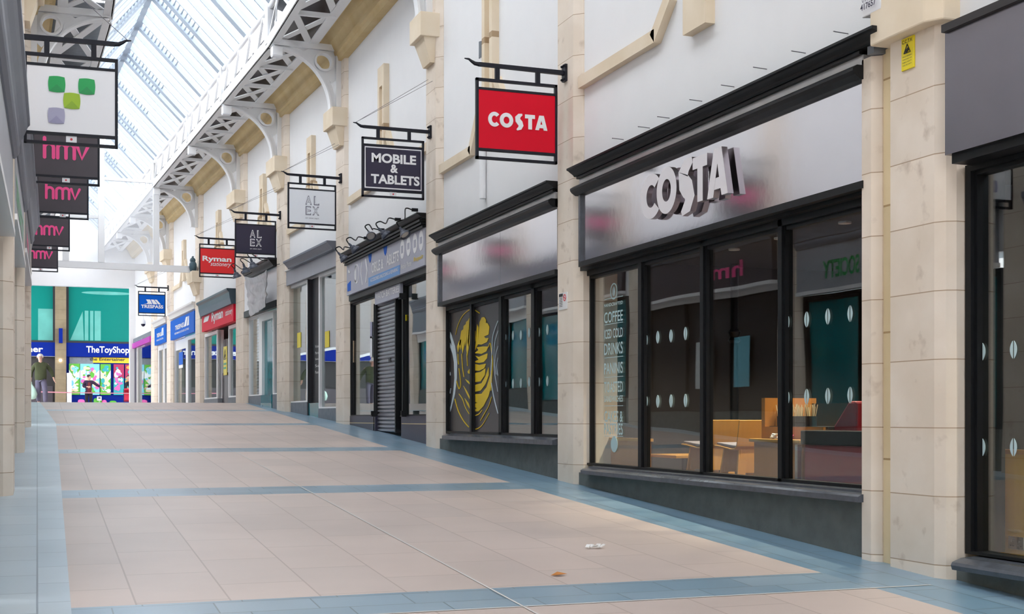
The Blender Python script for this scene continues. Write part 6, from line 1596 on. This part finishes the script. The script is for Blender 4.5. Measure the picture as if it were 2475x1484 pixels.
# person bending over a pushchair, half hidden by the end wall
J = dict(pelvis=(.10, 0, .90), chest=(-.04, -.04, 1.16), neck=(-.10, -.08, 1.34), jaw=(-.12, -.14, 1.39), head=(-.13, -.14, 1.46), crown=(-.13, -.12, 1.53),
         shr=(-.20, -.06, 1.27), elr=(-.26, -.16, 1.02), wrr=(-.20, -.30, .82), shl=(.12, -.02, 1.28), ell=(.14, -.18, 1.02), wrl=(-.02, -.32, .84),
         hipr=(.02, 0, .86), knr=(.0, -.04, .47), anr=(.02, .04, .08), toer=(-.02, -.10, .03), hipl=(.18, 0, .86), knl=(.18, -.04, .47), anl=(.2, .02, .08), toel=(.2, -.12, .03))
c3 = [((.10, 0, .74), (.21, .16)), ((.04, -.01, 1.0), (.215, .16)), ((-.03, -.03, 1.17), (.205, .15)), ((-.09, -.06, 1.30), (.10, .08)), ((-.19, -.05, 1.26), .085), ((-.26, -.16, 1.02), .07), ((-.21, -.28, .86), .052), ((.11, -.02, 1.27), .085), ((.14, -.18, 1.02), .07), ((0, -.30, .87), .052)]
l3 = [((.10, 0, .95), (.165, .13)), ((.02, 0, .76), .10), ((0, -.04, .47), .078), ((.02, .04, .10), .066), ((.18, 0, .76), .10), ((.18, -.04, .47), .078), ((.2, .02, .10), .066)]
M3 = facing(317.5, 63.0)
person(M3, 'person in near black clothes bending over a crimson pushchair, half behind the end wall', 1.6, J, 'dark_hair', False, [('jacket', c3, je, 'black_cloth'), ('trousers', l3, te, 'black_cloth'), ('shoe', shoe('r', J), [(0, 1), (1, 2)], 'ink'), ('shoe', shoe('l', J), [(0, 1), (1, 2)], 'ink')], face_dir=(-.3, -.9, -.3))
t = thing('pushchair', 'crimson pushchair with dark frame at the right end of the far opening', 'pushchair', M3, (-.10, -.6, 0), None)
MB().prism_a([(-.45, .34), (-.80, .40), (-.80, .48), (-.50, .46), (-.38, .80), (-.32, .78)], -.32, .10).build('seat', 'pushred', t, bevel=.02)
MB().prism_a([(-.34, .78), (-.42, .92), (-.60, .96), (-.66, .90), (-.55, .86)], -.32, .10).build('hood', 'pushred', t, bevel=.02)
for x_ in (-.34, .12):
    MB().tube([(x_, -.26, .92), (x_, -.45, .55), (x_, -.85, .10)], .014, 6).tube([(x_, -.55, .42), (x_, -.35, .10)], .014, 6).build('frame_side', 'ink', t)
    for y_ in (-.85, -.35): MB().at(Tr(x_, y_, .10) @ Matrix.Rotation(PI / 2, 4, 'Z')).ring((0, 0), .05, .10, -.018, .018, 16).build('wheel', 'ink', t)
MB().tube([(-.34, -.26, .92), (.12, -.26, .92)], .016, 6).build('handle', 'ink', t)
bpy.context.view_layer.update()
